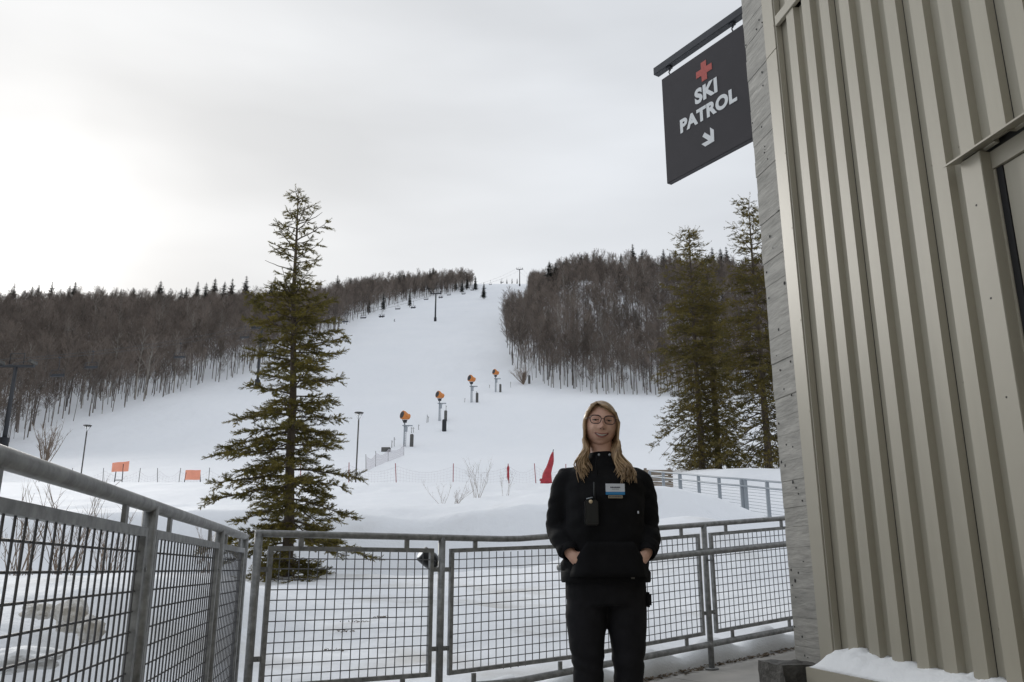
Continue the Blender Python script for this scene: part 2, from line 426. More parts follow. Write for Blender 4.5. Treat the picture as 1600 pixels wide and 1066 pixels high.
for i, s1 in enumerate((3.2, 4.62, 6.05, 7.5, 9.0)):
    m = MB(); a, b = s0 + .005, s1 - .005
    vs = [deck_pt(a, .12, ramp(a)), deck_pt(b, .12, ramp(b)), deck_pt(b, -7, ramp(b)), deck_pt(a, -7, ramp(a))]
    lo = [Vector((p.x, p.y, -.4)) for p in vs]
    m.add(vs + lo, [(0, 3, 2, 1), (4, 5, 6, 7), (0, 1, 5, 4), (1, 2, 6, 5), (2, 3, 7, 6), (3, 0, 4, 7)])
    o = m.build('concrete_slab', M_deck, dk); s0 = s1
# ragged strip of dirt and leaves along the deck edge
m = MB(); q = random.Random(3)
for i in range(900):
    s = q.uniform(1.2, 7.5); n = q.gauss(.075, .03); z = ramp(s) + q.uniform(.002, .018)
    if n > .14: z = min(z, ramp(s))
    p = deck_pt(s, n, z); a = q.uniform(0, 6.28); l = q.uniform(.008, .03)
    d = Vector((math.cos(a), math.sin(a), q.uniform(-.2, .3))) * l; e = Vector((-math.sin(a), math.cos(a), q.uniform(-.3, .3))) * l * .5
    m.add([p - d, p + e, p + d, p - e, p + Vector((0, 0, .006))], [(0, 1, 4), (1, 2, 4), (2, 3, 4), (3, 0, 4)])
tag(m.build('leaf_litter', M_debris), 'strip of brown dirt and dead leaves along the deck edge', 'leaf litter', kind='stuff')
# low snow kerb just outside the railing
m = MB(); rings = []
for i in range(90):
    s = 1.0 + i * .075; h = .13 + .05 * math.sin(i * .7) + .03 * q.random(); z = ramp(s) - .35
    r = []
    for (n, hh) in ((.12, 0), (.125, .35 + h * .3), (.16, .35 + h * .85), (.24, .35 + h), (.36, .35 + h * .7), (.5, .2), (.55, -.1)):
        p = deck_pt(s, n + q.uniform(-.008, .008), z + hh + q.uniform(-.006, .006)); r.append(p)
    rings.append(r)
m.loft(rings); tag(m.build('snow_kerb', M_snow2, smooth=True), 'low ridge of packed snow just outside the railing', 'snow', kind='stuff')

# ------------------------------------------------------------------ railings
RR = .0235
def railing(name, P0, P1, posts, zf, label='', cell=.0575, TOP=1.10):
    """P0 -> P1 plan points, posts: distances along; zf(s): deck height"""
    root = empty(name, (P0[0], P0[1], 0)); tag(root, label, 'railing')
    d = Vector((P1[0] - P0[0], P1[1] - P0[1], 0)); d.normalize(); nrm_ = Vector((-d.y, d.x, 0))
    def pt(s, z, n=0.0): return d * s + nrm_ * n + Vector((0, 0, zf(s) + z))
    PT, PB, BR = TOP - .082, .272, .185
    for s in posts:
        m = MB(); m.tube([pt(s, 0.004), pt(s, TOP)], RR, 14); m.tube([pt(s, .003), pt(s, .012)], .055, 14); m.build('post', M_galv, root, True)
    lo, hi = posts[0], posts[-1]
    def rail(z, r, nm, a=lo, b=hi, n=0.0):
        m = MB(); k = max(2, int((b - a) / .15)); m.tube([pt(a + (b - a) * i / k, z, n) for i in range(k + 1)], r, 14); return m.build(nm, M_galv, root, True)
    m = MB(); kk = max(2, int((hi - lo) / .15)); m.tube([pt(lo - RR * .9 + (hi - lo + RR * 1.8) * i / kk, TOP) for i in range(kk + 1)], .0205, 16); m.build('top_rail', M_galv, root, True)
    rail(BR, RR, 'bottom_rail')
    for a, b in zip(posts[:-1], posts[1:]):
        a2, b2 = a + .075, b - .075
        fr = MB(); w = .013
        def bar(s0, z0, s1, z1, wd):
            p, q_ = pt(s0, z0), pt(s1, z1); t = (q_ - p).normalized(); up = nrm_.cross(t).normalized()
            vs = []
            for e in (p, q_):
                for su, sn in ((-1, -1), (1, -1), (1, 1), (-1, 1)): vs.append(e + up * wd * su + nrm_ * .013 * sn)
            fr.add(vs, [(0, 1, 2, 3), (7, 6, 5, 4), (0, 4, 5, 1), (1, 5, 6, 2), (2, 6, 7, 3), (3, 7, 4, 0)])
        bar(a2 - w, PT, b2 + w, PT, w); bar(a2 - w, PB, b2 + w, PB, w)
        bar(a2, PB + w, a2, PT - w, w); bar(b2, PB + w, b2, PT - w, w)
        pn = fr.build('panel', M_galv, root)
        wm = MB(); L_ = b2 - a2; nv = max(2, round(L_ / cell)); nh = round((PT - PB) / cell)
        for i in range(1, nv):
            s = a2 + L_ * i / nv; wm.tube([pt(s, PB, .003), pt(s, PT, .003)], .0031, 6, False)
        for j in range(1, nh):
            z = PB + (PT - PB) * j / nh; wm.tube([pt(a2, z, -.003), pt(b2, z, -.003)], .0031, 6, False)
        wm.build('wire_mesh', M_wire, pn, True)
        for fr_ in (.17, .83):
            s = a2 + L_ * fr_
            m = MB(); M_ = Matrix.Translation(pt(s, 0)) @ Matrix.Rotation(math.atan2(d.y, d.x), 4, 'Z')
            m.box((-.015, -.006, PT + w - .001), (.015, .006, TOP - RR + .004), M=M_); m.build('spacer', M_galv, root)
            m = MB(); m.box((-.015, -.006, BR + RR - .004), (.015, .006, PB - w + .001), M=M_); m.build('spacer', M_galv, root)
        for z in (.42, .90):
            for s_a, s_b in ((a + RR - .004, a2 - w + .001), (b2 + w - .001, b - RR + .004)):
                m = MB(); M_ = Matrix.Translation(pt((s_a + s_b) / 2, z)) @ Matrix.Rotation(math.atan2(d.y, d.x), 4, 'Z'); h_ = (s_b - s_a) / 2
                m.box((-h_, -.006, -.014), (h_, .006, .014), M=M_); m.tube([M_ @ Vector((h_ * .3, -.016, 0)), M_ @ Vector((h_ * .3, .016, 0))], .007, 6)
                m.build('bracket', M_galv, root)
    return root, pt, rail
r1, pt1, rail1 = railing('steel_railing', (AX, AY), (AX + FX, AY + FY), [0, 1.2, 2.4, 3.62, 4.84, 6.06], ramp, label='grey galvanised mesh railing crossing behind the woman and rising up the ramp')
# round handrail on the ramp side with its brackets
m = MB(); m.tube([pt1(2.08 + i * .2, .885, -.085) for i in range(20)], .0225, 14); hr = m.build('handrail', M_galv, r1, True)
for s in (2.4, 3.62, 4.84):
    m = MB(); m.tube([pt1(s, .82, -.02), pt1(s, .82, -.085), pt1(s, .872, -.085)], .007, 8); m.build('handrail_bracket', M_galv, r1, True)
cx, cy = leftfence_x(5.17), 5.17
ld = Vector((math.sin(R(10.8)), -math.cos(R(10.8)), 0))
railing('steel_railing', (cx, cy), (cx + ld.x, cy + ld.y), [0, 1.04, 2.56, 4.08, 5.6, 7.1], lambda s: 0.0, TOP=1.09, label='near galvanised mesh railing running towards the camera at the left edge')

# ------------------------------------------------------------------ lodge wall on the right
AZW = R(11.0); AW = 3.16
lodge = empty('lodge_building', (AW, 0, 0), R(90) + AZW)
tag(lodge, 'taupe ribbed metal lodge wall with board-marked concrete corner beside the ramp', 'building')
PER, FACE, DEP, T0 = .2173, .102, .046, 5.633
ZB, ZBAND, ZTOP = .30, 4.97, 8.6
def rib_section(t0, nribs, first=False):
    """outline of a folded sheet, from far to near"""
    o = []
    for k in range(nribs):
        t = t0 - k * PER
        o += [(t, 0), (t - FACE, 0), (t - FACE - .007, -DEP), (t - PER + .007, -DEP)]
    return o
def rib_panel(t0, n, z0, z1):
    sec = rib_section(t0, n)
    # the lap: the sheet ends a few mm short of its neighbour's first face, leaving the dark seam
    sec = [(t0 + .004, -DEP), (t0 + .001, -.001)] + sec
    sec[-1] = (t0 - n * PER + .0075, -DEP)
    back = [(t, y - .0015) for t, y in sec]
    m = MB(); k = len(sec); vs = []
    for z in (z0, z1): vs += [(t, y, z) for t, y in sec] + [(t, y, z) for t, y in back]
    fs = []
    for i in range(k - 1):
        fs.append((i, 2 * k + i, 2 * k + i + 1, i + 1)); fs.append((k + i, k + i + 1, 3 * k + i + 1, 3 * k + i))
        fs.append((i, i + 1, k + i + 1, k + i)); fs.append((2 * k + i, 3 * k + i, 3 * k + i + 1, 2 * k + i + 1))
    fs.append((0, k, 3 * k, 2 * k)); fs.append((k - 1, 3 * k - 1, 4 * k - 1, 2 * k - 1)) if False else None
    m.add(vs, [f for f in fs if f]); return m.build('wall_panel', M_metalwall, lodge)
DOOR_T1, DOOR_T0, DOOR_Z = 4.118, 2.75, 2.97
for i in range(16):
    t0 = T0 - 3 * PER * i
    t1 = t0 - 3 * PER
    if t1 > DOOR_T1 - .1 or t0 < DOOR_T0 + .0: rib_panel(t0, 3, ZB, ZBAND)
    elif t0 > DOOR_T1:           # this sheet is cut off at the door jamb
        n = 1 if (t0 - PER * 2 < DOOR_T1) else 2
        rib_panel(t0, n, ZB, ZBAND - .0); 
        for k in range(n, 3): rib_panel(t0 - k * PER, 1, DOOR_Z + .012, ZBAND)
    else: rib_panel(t0, 3, DOOR_Z + .012, ZBAND)
    rib_panel(t0, 3, ZBAND + .092, ZTOP)
for i in range(1, 10):
    t = T0 - 3 * PER * i + PER - FACE - .0075; zb = DOOR_Z + .04 if t < DOOR_T1 else ZB
    for z0, z1 in ((zb, ZBAND), (ZBAND + .092, ZTOP)):
        m = MB(); m.box((t - .003, -DEP - .001, z0), (t + .0008, -DEP + .002, z1)); m.build('seam', M_dark, lodge)
m = MB(); m.box((T0 + .055, -DEP - .001, ZB), (T0 + .062, -DEP + .004, ZTOP)); m.build('seam', M_dark, lodge)
# first half rib next to the corner trim
m = MB(); m.box((T0 + .004, -DEP - .002, ZB), (5.79, -DEP, ZTOP)); m.build('starter_strip', M_metalwall, lodge)
# horizontal band
m = MB(); m.bbox((-4.8, -.02, ZBAND + .004), (5.774, .012, ZBAND + .09), .003); m.build('band_trim', M_trim, lodge)
# corner trim in two lengths with a hairline joint and its turned edge
for z0, z1 in ((ZB, 4.79), (4.794, ZTOP)):
    m = MB(); m.bbox((5.79, -.06, z0), (5.949, .014, z1), .003); m.build('corner_trim', M_trim, lodge)
m = MB(); m.box((5.776, -.04, ZB), (5.7855, .006, ZTOP)); m.build('corner_trim', M_trim, lodge)
for z in (1.3, 1.95, 2.6, 3.3, 3.9, 4.6, 5.0):
    m = MB(); m.ellipsoid((5.803, .014, z), (.006, .003, .006), 8, 6); m.build('screw', M_trim, lodge)
# structural mass behind the skin
m = MB(); m.box((-5, -6, -.4), (5.94, -DEP - .06, 8.55)); m.build('wall_core', M_pad, lodge)
# unseen wall and eave added behind the camera to shade surfaces facing it
wm_ = MB()
for i in range(58):
    t_ = -4.7; y0 = .3 + i * .2173
    wm_.box((t_, y0, .02), (t_ + .04, y0 + .102, 6.4))
wm_.box((t_ - .3, -.06, .02), (t_, 13.0, 6.4)); wm_.build('added_shade_wall', M_metalwall, lodge)
m = MB(); m.box((-5.4, -.06, 6.41), (-3.9, 13.4, 6.7)); m.build('added_shade_eave', M_trim, lodge)
q = random.Random(6)
for r_ in range(7):
    for z in (.62, 1.85, 3.1, 4.35):
        m = MB(); m.ellipsoid((T0 - r_ * PER - FACE - .055, -DEP + .0005, z), (.0055, .003, .0055), 8, 6); m.build('screw', M_trim, lodge)
# ------- door
m = MB(); m.bbox((3.975, -.06, .05), (DOOR_T1, .010, DOOR_Z), .003); m.build('door_jamb', M_trim, lodge)
m = MB(); m.bbox((3.963, -.11, .05), (4.06, -.055, DOOR_Z - .10), .002); m.build('door_frame', M_trim, lodge)
m = MB(); m.box((DOOR_T0, -.11, DOOR_Z - .098), (3.974, -.050, DOOR_Z - .004)); m.build('door_frame', M_trim, lodge)
m = MB(); m.box((3.922, -.13, .05), (3.9625, -.062, DOOR_Z - .10)); m.build('door_gasket', M_dark, lodge)
m = MB(); m.bbox((DOOR_T0, -.13, .06), (3.920, -.066, DOOR_Z - .103), .003); dl = m.build('door_leaf', M_metalwall, lodge)
m = MB(); m.tube([(2.86, -.07, 1.05), (2.86, -.02, 1.05), (2.98, -.02, 1.05)], .01, 8); m.build('door_handle', M_steelp, dl, True)
m = MB(); vs = [(DOOR_T0 - .05, -.04, DOOR_Z + .034), (DOOR_T1 + .06, -.04, DOOR_Z + .034), (DOOR_T1 + .06, .062, DOOR_Z + .004), (DOOR_T0 - .05, .062, DOOR_Z + .004)]
vs += [(x, y, z - .004) for x, y, z in vs]
m.add(vs, [(0, 1, 2, 3), (7, 6, 5, 4), (0, 4, 5, 1), (1, 5, 6, 2), (2, 6, 7, 3), (3, 7, 4, 0)])
m.box((DOOR_T0 - .05, .0625, DOOR_Z - .004), (DOOR_T1 + .06, .065, DOOR_Z + .006)); m.build('drip_cap', M_trim, lodge)
for z in (2.7, 2.2, 1.7): 
    m = MB(); m.ellipsoid((4.05, .010, z), (.006, .003, .006), 8, 6); m.build('screw', M_pad, lodge)
# ------- base ledge with fascia
m = MB(); vs = []
for t in (5.86, 4.12):
    vs += [(t, -.05, .325), (t, .172, .300), (t, .172, .205), (t, -.05, .205)]
m.add(vs, [(0, 1, 2, 3), (7, 6, 5, 4), (0, 4, 5, 1), (1, 5, 6, 2), (2, 6, 7, 3), (3, 7, 4, 0)]); m.build('base_ledge', M_trim, lodge)
m = MB(); m.box((4.12, -.05, -.3), (5.83, .12, .204)); m.build('base_plinth', M_deck, lodge)
# ------- board-formed concrete corner
cc = MB(); cc.box((5.951, -3.2, -.3), (6.30, -.024, 8.6)); conc = cc.build('concrete_corner', M_concrete, lodge)
q = random.Random(11); z = .20
board_mesh_cnt = 0
while z < 8.5:
    h = q.choice((.135, .14, .145, .19)); d_ = q.uniform(-.004, .002); e_ = q.uniform(-.005, .005); tl = q.uniform(-.002, .002)
    bmx = bmesh.new(); bmesh.ops.create_cube(bmx, size=1)
    bmesh.ops.bevel(bmx, geom=list(bmx.edges), offset=.02, segments=1, affect='EDGES')
    lo = (5.953, -1.6, z + .0004); hi = (6.316 + e_, -.012 + d_, z + h - .0004)
    for v in bmx.verts:
        c = [min(1, max(0, (v.co[i] + .5))) for i in range(3)]
        f = [0 if c[i] < .01 else 1 if c[i] > .99 else c[i] for i in range(3)]
        bev = .0022
        v.co = Vector([lo[i] + (bev if 0 < f[i] < .5 else (hi[i] - lo[i] - bev) if 1 > f[i] >= .5 else f[i] * (hi[i] - lo[i])) for i in range(3)])
        v.co.y += tl * (v.co.z - z) / h
    mm = bpy.data.meshes.new('board_course'); bmx.to_mesh(mm); bmx.free(); mm.materials.append(M_concrete)
    link('board_course', mm, conc); z += h
# bug holes in the concrete
for i in range(46):
    m = MB(); zz = q.uniform(.3, 5.6); r_ = q.uniform(.003, .009)
    m.ellipsoid((q.uniform(5.97, 6.30), -.0105 , zz), (r_, .004, r_ * q.uniform(.8, 1.8)), 7, 5); m.build('air_hole', M_dark, conc)
# dark kerb block at the foot of the corner
p_b = at(1227, 1052, 5.95)
m = MB(); bmx = bmesh.new(); bmesh.ops.create_cube(bmx, size=1); bmesh.ops.subdivide_edges(bmx, edges=list(bmx.edges), cuts=6, use_grid_fill=True)
for v in bmx.verts:
    c = v.co.copy(); nn = mnoise.noise_vector(c * 3.1 + Vector((4, 2, 1))) * .05 + mnoise.noise_vector(c * 9) * .02
    v.co = Vector((c.x * .30, c.y * .34, c.z * .34 + .05)) + nn * .35
mm = bpy.data.meshes.new('kerb_block'); bmx.to_mesh(mm); bmx.free(); mm.materials.append(M_block)
kb = link('kerb_block', mm, None, (p_b.x + .06, p_b.y + .05, .08)); kb.rotation_euler = (0, 0, R(12))
tag(kb, 'rough dark wet stone block at the foot of the concrete corner', 'stone block')
# snow heaped on the ledge
rings = []; q = random.Random(5)
NT = 70
for i in range(NT):
    f = i / (NT - 1); t = 5.83 - f * 1.62
    hgt = (.10 * min(1, (f / .10)) ** .6) * (1 - .55 * f) * (1 + .5 * (vnoise(f * 22, .3) - .5)) + .012
    out = .165 - .01 * f
    r = []
    for j in range(13):
        u = j / 12
        y = -DEP + .002 + (out + DEP) * u
        prof = (1 - u ** 2.6) * .92 + .08 * (1 - u)
        zz = .322 - .022 * u + hgt * prof * (1 + .25 * (vnoise(f * 40 + 9, u * 7) - .5)) + .004
        r.append((t, y + .008 * (vnoise(f * 50, u * 9 + 3) - .5), zz))
    r.append((t, out - .004, .297)); r.append((t, -DEP, .315))
    rings.append(r)
m = MB(); m.loft(rings); sd = m.build('snow_heap', M_snow2, smooth=True)
sd.location = (AW, 0, 0); sd.rotation_euler = (0, 0, R(90) + AZW)
tag(sd, 'strip of crumbly white snow lying on the metal wall base ledge', 'snow heap')

# ------------------------------------------------------------------ hanging sign
sign = empty('hanging_sign', (0, 0, 0)); tag(sign, 'black square hanging sign with red cross, white lettering and arrow', 'sign')
SL = at(1041, 206, 7.3); az = R(-33.0)
far = Vector((SL.x, 7.3, 0)); ud = Vector((-math.sin(az), -math.cos(az), 0))   # from far (left) end towards the wall
SW, SB, ST = 1.06, 4.42, 5.535
# local frame: x along the sign towards the wall, y away from the camera side, z up
sign.location = far; sign.rotation_euler = (0, 0, math.atan2(ud.y, ud.x))
m = MB(); m.bbox((0, -.028, SB), (SW, .028, ST), .004); m.build('sign_board', M_signface, sign)
m = MB(); m.bbox((-.10, -.035, 5.635), (SW + .25, .035, 5.715), .004); m.build('sign_beam', M_signpost, sign)
for u in (.09, .90):
    m = MB()
    m.box((u - .025, -.02, 5.615), (u + .025, .02, 5.6355))
    m.tube([(u, 0, 5.62), (u, .012, 5.605), (u, .0, 5.59), (u, -.012, 5.575), (u, 0, 5.56), (u, 0, 5.53)], .006, 6); m.build('hanger', M_signpost, sign, True)
# the readable face is the one whose outward normal looks at the camera
ydir = Vector((-ud.y, ud.x, 0)); face = -1 if ydir.dot(-far) < 0 else 1
FYs = face * .0285
def on_face(u, z, off=.0015): return (u, FYs + face * off, z)
def flat_poly(name, pts, material, parent, th=.003):
    m = MB(); k = len(pts); vs = [on_face(u, z, .0) for u, z in pts] + [on_face(u, z, th) for u, z in pts]
    m.add(vs, [tuple(range(k)), tuple(range(k, 2 * k))[::-1]] + [(i, (i + 1) % k, (i + 1) % k + k, i + k) for i in range(k)])
    o = m.build(name, material, parent)
    b_ = bmesh.new(); b_.from_mesh(o.data); bmesh.ops.recalc_face_normals(b_, faces=b_.faces); b_.to_mesh(o.data); b_.free(); return o
# is +u to the right as seen from the camera?  far end is left, wall end right: yes
H_ = ST - SB
uc = SW * .525; zc = ST - .185 * H_; a, b = .033, .098
flat_poly('red_cross', [(uc - a, zc - b), (uc + a, zc - b), (uc + a, zc - a), (uc + b, zc - a), (uc + b, zc + a), (uc + a, zc + a), (uc + a, zc + b), (uc - a, zc + b), (uc - a, zc + a), (uc - b, zc + a), (uc - b, zc - a), (uc - a, zc - a)], M_red, sign)
def lettering(txt, uc, z, size, offs, sx=1.0):
    cu = bpy.data.curves.new('lettering', 'FONT'); cu.body = txt; cu.size = size; cu.align_x = 'CENTER'; cu.align_y = 'CENTER'; cu.extrude = .0015; cu.offset = offs; cu.space_character = 1.08
    o = bpy.data.objects.new('lettering', cu); COL.objects.link(o)
    dg = bpy.context.evaluated_depsgraph_get(); dg.update(); mm = bpy.data.meshes.new_from_object(o.evaluated_get(dg)); bpy.data.objects.remove(o)
    mm.materials.clear(); mm.materials.append(M_white); mm.name = 'lettering'
    o = link('lettering', mm, sign); o.scale = (sx, 1, 1)
    o.location = on_face(uc, z, .0022); o.rotation_euler = (R(90), 0, 0)
    return o
lettering('SKI', SW * .535, ST - .385 * H_, .195, .0095)
lettering('PATROL', SW * .53, ST - .565 * H_, .178, .0088)
uc = SW * .53; zc = ST - .80 * H_; ar = []
# arrow pointing down and right
def rot45(p): c = math.sqrt(.5); return (uc + (p[0] * c + p[1] * c), zc + (-p[0] * c + p[1] * c))
w_, l_ = .021, .085
ar = [(-l_, w_), (l_ - .075, w_), (l_ - .135, w_ + .06), (l_ - .075, w_ + .06), (l_ , 0), (l_ - .075, -w_ - .06), (l_ - .135, -w_ - .06), (l_ - .075, -w_), (-l_, -w_)]
flat_poly('arrow', [rot45(p) for p in ar], M_white, sign)

# ------------------------------------------------------------------ conifers close by
def near_conifer(seed, H, crown, needles, nsub, base_r, bare_from=0.0, needle_len=.035, needle_w=.004, tufts=5, droop=.25, dead=.06, gap=None, bl=.13):
    """returns (trunk MB, crown MB); crown(f) = reach of the branches at height fraction f"""
    q = random.Random(seed); tr = MB(); cr = MB(); br = MB()
    bend = [(q.uniform(-.03, .03), q.uniform(-.03, .03)) for _ in range(8)]
    def axis(f):
        k = f * 6.99; i = int(k); t = k - i
        return Vector((bend[i][0] * (1 - t) + bend[i + 1][0] * t, bend[i][1] * (1 - t) + bend[i + 1][1] * t, f * H))
    tr.tube([axis(i / 24) for i in range(25)], [base_r * (1 - i / 24) ** .85 + .006 for i in range(25)], 10)
    def tuft(p, d, ln):
        """one needled shoot"""
        d = d.normalized(); e = p + d * ln
        br.spike(p, e, .0045)
        side = d.orthogonal().normalized()
        for i in range(needles):
            f = (i + q.random()) / needles; a = q.uniform(0, 6.283)
            r = Matrix.Rotation(a, 3, d) @ side
            o = p.lerp(e, f); tip = o + (r * .8 + d * .75).normalized() * needle_len * q.uniform(.7, 1.25)
            w = d.cross(r).normalized() * needle_w
            k = len(cr.v); cr.v += [tuple(o - w), tuple(o + w), tuple(tip)]; cr.f.append((k, k + 1, k + 2)); cr.mi.append(0)
    f = .03
    while f < .985:
        reach = crown(f)
        if gap and gap[0] < f < gap[1]: reach *= gap[2]
        nb = q.choice((4, 5, 5, 6)) if f < .8 else 4
        a0 = q.uniform(0, 6.28); ff0 = f
        for b in range(nb):
            a = a0 + 6.283 * b / nb + q.uniform(-.35, .35)
            Lb = reach * (q.uniform(.6, 1.1) if ff0 < .74 else q.uniform(.35, 1.35))
            if q.random() < .12: Lb *= .45
            ff = min(.99, max(.01, f + q.uniform(-.015, .015))); p0 = axis(ff)
            up = .75 * (ff - .30) + q.uniform(-.12, .12)
            dirh = Vector((math.cos(a), math.sin(a), 0)); pts = []
            ns = 7
            for i in range(ns + 1):
                t = i / ns
                pts.append(p0 + dirh * Lb * t + Vector((q.uniform(-.012, .012), q.uniform(-.012, .012), Lb * (up * t - droop * t * t * (1 - ff) * 2 + .16 * t ** 3))))
            br.tube(pts, [(.006 + .016 * (Lb / 1.6)) * (1 - i / (ns + .6)) + .003 for i in range(ns + 1)], 5, False)
            if q.random() < (dead if ff < .74 else dead + .12): continue
            k = max(4, int(nsub * Lb * (1 if ff < .74 else .62)))
            for i in range(k):
                t = .12 + .88 * (i + q.random()) / k if q.random() > bare_from else .45 + .55 * q.random()
                if t > .999: t = .999
                j = int(t * ns); c = pts[j].lerp(pts[j + 1], t * ns - j)
                sd_ = 1 if i % 2 else -1
                lat = dirh.cross(Vector((0, 0, 1))) * sd_
                dl_ = (lat * q.uniform(.55, 1.0) + dirh * q.uniform(.25, .95) + Vector((0, 0, q.uniform(-.45, .30)))).normalized()
                ll = Lb * q.uniform(.10, .34) * (1.12 - t * .75) + .05
                e = c + dl_ * ll + Vector((0, 0, -.10 * ll))
                br.spike(c, e, .006)
                nt_ = max(2, int(ll / bl * tufts * .5))
                for h in range(nt_):
                    g = (h + .5 + q.uniform(-.4, .4)) / nt_; o = c.lerp(e, min(1, max(.1, g)))
                    sl_ = dl_.cross(Vector((0, 0, 1)))
                    if sl_.length < .01: sl_ = Vector((1, 0, 0))
                    td = (dl_ * .8 + sl_.normalized() * q.uniform(-.9, .9) + Vector((0, 0, q.uniform(-.35, .5))))
                    tuft(o, td, bl * q.uniform(.55, 1.05))
                tuft(e, dl_, bl * q.uniform(.6, 1))
            tuft(pts[-1], pts[-1] - pts[-2], bl)
        f += (.027 if f < .6 else .025) * q.uniform(.6, 1.3) * (8 / H) ** .4
    # leader shoot
    tuft(axis(.985), Vector((0, 0, 1)), H * .03)
    return tr, br, cr
def put_conifer(parts, loc, nm, label, needle_mat, group=None):
    tr, br, cr = parts
    o = empty(nm, loc); tag(o, label, 'tree', group)
    tr.build('trunk', M_bark, o, True); br.build('branches', M_bark, o); cr.build('crown', needle_mat, o)
    return o

def spruce_reach(f):
    if f < .06: return 1.15
    if f < .36: return 1.48 - .35 * (f - .06)
    if f < .56: return 1.36 - 1.7 * (f - .36)
    if f < .72: return 1.02 - 1.6 * (f - .56)
    if f < .80: return .50
    if f < .93: return .62 - 1.6 * (f - .80)
    return .40 - 4.5 * (f - .93)
tb = at(449, 905, 16.0); zt = at(466, 303, 16.0).z
SB_ = T(tb.x, 16.0) - .08
put_conifer(near_conifer(21, zt - SB_, spruce_reach, 15, 15.0, .105, .1, .042, .0060, 10, .22, .05, (.735, .765, .35)), (tb.x, 16.0, SB_), 'spruce_tree',
            'tall lone spruce with ragged sparse top behind the railings', M_needle).rotation_euler = (0, R(-2.4), 0)
def tall_reach(f):
    return (2.3 if f < .25 else 2.3 - 2.0 * (f - .25)) * (.45 if f < .06 else 1) if f < .8 else max(.12, 1.15 - 4.2 * (f - .8))
for i, (px, D, H, sd_, lab, sc_) in enumerate(((1098, 40.0, 12.4, 31, 'left of two dark spruces with a thin bare top beyond the far railing', .95),
                                     (1124, 41.5, 11.3, 32, 'second dark spruce trunk close to its taller neighbour beyond the far railing', .72),
                                     (1202, 37.0, 12.9, 33, 'tall dark spruce half hidden by the concrete corner', 1.05))):
    p = at(px, 735, D); z = T(p.x, D) - .15
    put_conifer(near_conifer(sd_, H, (lambda f, s=sc_: tall_reach(f) * s), 10, 6.4, .17, .15, .10, .016, 6, .46, .08, None, .30), (p.x, D, z), 'spruce_tree', lab, M_needle2)

# ------------------------------------------------------------------ leafless wood and far conifers
def bare_tree(seed, H, pale=False):
    q = random.Random(seed); tr = MB(); tw = MB()
    lean = Vector((q.uniform(-.06, .06), q.uniform(-.06, .06), 0))
    def ax(f): return Vector((lean.x * H * f + .12 * math.sin(f * 5 + seed), lean.y * H * f + .12 * math.cos(f * 4 + seed), H * f))
    r0 = H * .0085 * q.uniform(.8, 1.25)
    tr.tube([ax(i / 9 * .97) - Vector((0, 0, .6 if i == 0 else 0)) for i in range(10)], [r0 * (1 - i / 9 * .88) for i in range(10)], 6)
    nb = 22; f0 = q.uniform(.20, .46)
    for b in range(nb):
        f = f0 + (.98 - f0) * (b + q.random()) / nb; p = ax(f); a = q.uniform(0, 6.28); ln = H * (.36 * (1.12 - f)) * q.uniform(.7, 1.25) + .7
        tilt = q.uniform(.5, 1.1) * (1.15 - .5 * f)
        d = Vector((math.cos(a) * math.sin(tilt), math.sin(a) * math.sin(tilt), math.cos(tilt)))
        e = p + d * ln + Vector((0, 0, ln * .1)); mid = p + d * ln * .5
        tr.tube([p, mid, e], [r0 * .30, r0 * .2, r0 * .08], 4, False)
        for s in range(5):
            g = .25 + .75 * (s + q.random()) / 5; c = p.lerp(e, g)
            dd = (d + Vector((q.uniform(-.9, .9), q.uniform(-.9, .9), q.uniform(-.1, .7)))).normalized(); l2 = ln * q.uniform(.3, .55) * (1.2 - g * .5)
            e2 = c + dd * l2
            tw.spike(c, e2, .034)
            for u in range(7):
                h = q.uniform(.25, 1); c2 = c.lerp(e2, h)
                d3 = (dd + Vector((q.uniform(-.9, .9), q.uniform(-.9, .9), q.uniform(-.2, .8)))).normalized()
                tw.spike(c2, c2 + d3 * l2 * q.uniform(.4, .8), .024)
    return tr.mesh('trunk', M_birch if pale else M_trunk), tw.mesh('crown', M_twig)
def far_conifer(seed, H):
    q = random.Random(seed); tr = MB(); cr = MB()
    tr.tube([(0, 0, -.6), (0, 0, H * .5), (0, 0, H * .98)], [H * .014, H * .009, .02], 6)
    f = .14
    while f < .99:
        reach = H * .19 * (1 - f) ** .75 * q.uniform(.75, 1.2) + .12
        nb = q.choice((6, 7, 8)); a0 = q.uniform(0, 6.28)
        for b in range(nb):
            a = a0 + 6.283 * b / nb + q.uniform(-.3, .3); Lb = reach * q.uniform(.55, 1.15); d = Vector((math.cos(a), math.sin(a), 0)); s_ = Vector((-d.y, d.x, 0))
            p = Vector((0, 0, f * H)); dz = -.32 + .5 * f
            for k in range(4):
                t = .2 + .8 * k / 3; c = p + d * Lb * t * .8 + Vector((0, 0, Lb * dz * t))
                w = Lb * .26 * (1.25 - t) + .05
                for sg in (-1, 1):
                    e = c + (d * q.uniform(.3, .7) + s_ * sg * q.uniform(.5, 1.0)) * w * 1.4 + Vector((0, 0, q.uniform(-.5, .1) * w))
                    cr.spike(c - d * w * .3, e, w * .32)
            cr.spike(p, p + d * Lb + Vector((0, 0, Lb * dz)), Lb * .07)
        f += .035 * q.uniform(.8, 1.25)
    cr.spike((0, 0, H * .93), (0, 0, H * 1.03), .07)
    return tr.mesh('trunk', M_trunk), cr.mesh('crown', M_needle3)
PB_ = [bare_tree(100 + i, 13.2 + (i % 4) * 1.3, pale=(i == 7)) for i in range(8)]
PC_ = [far_conifer(200 + i, 13.0 + i) for i in range(4)]

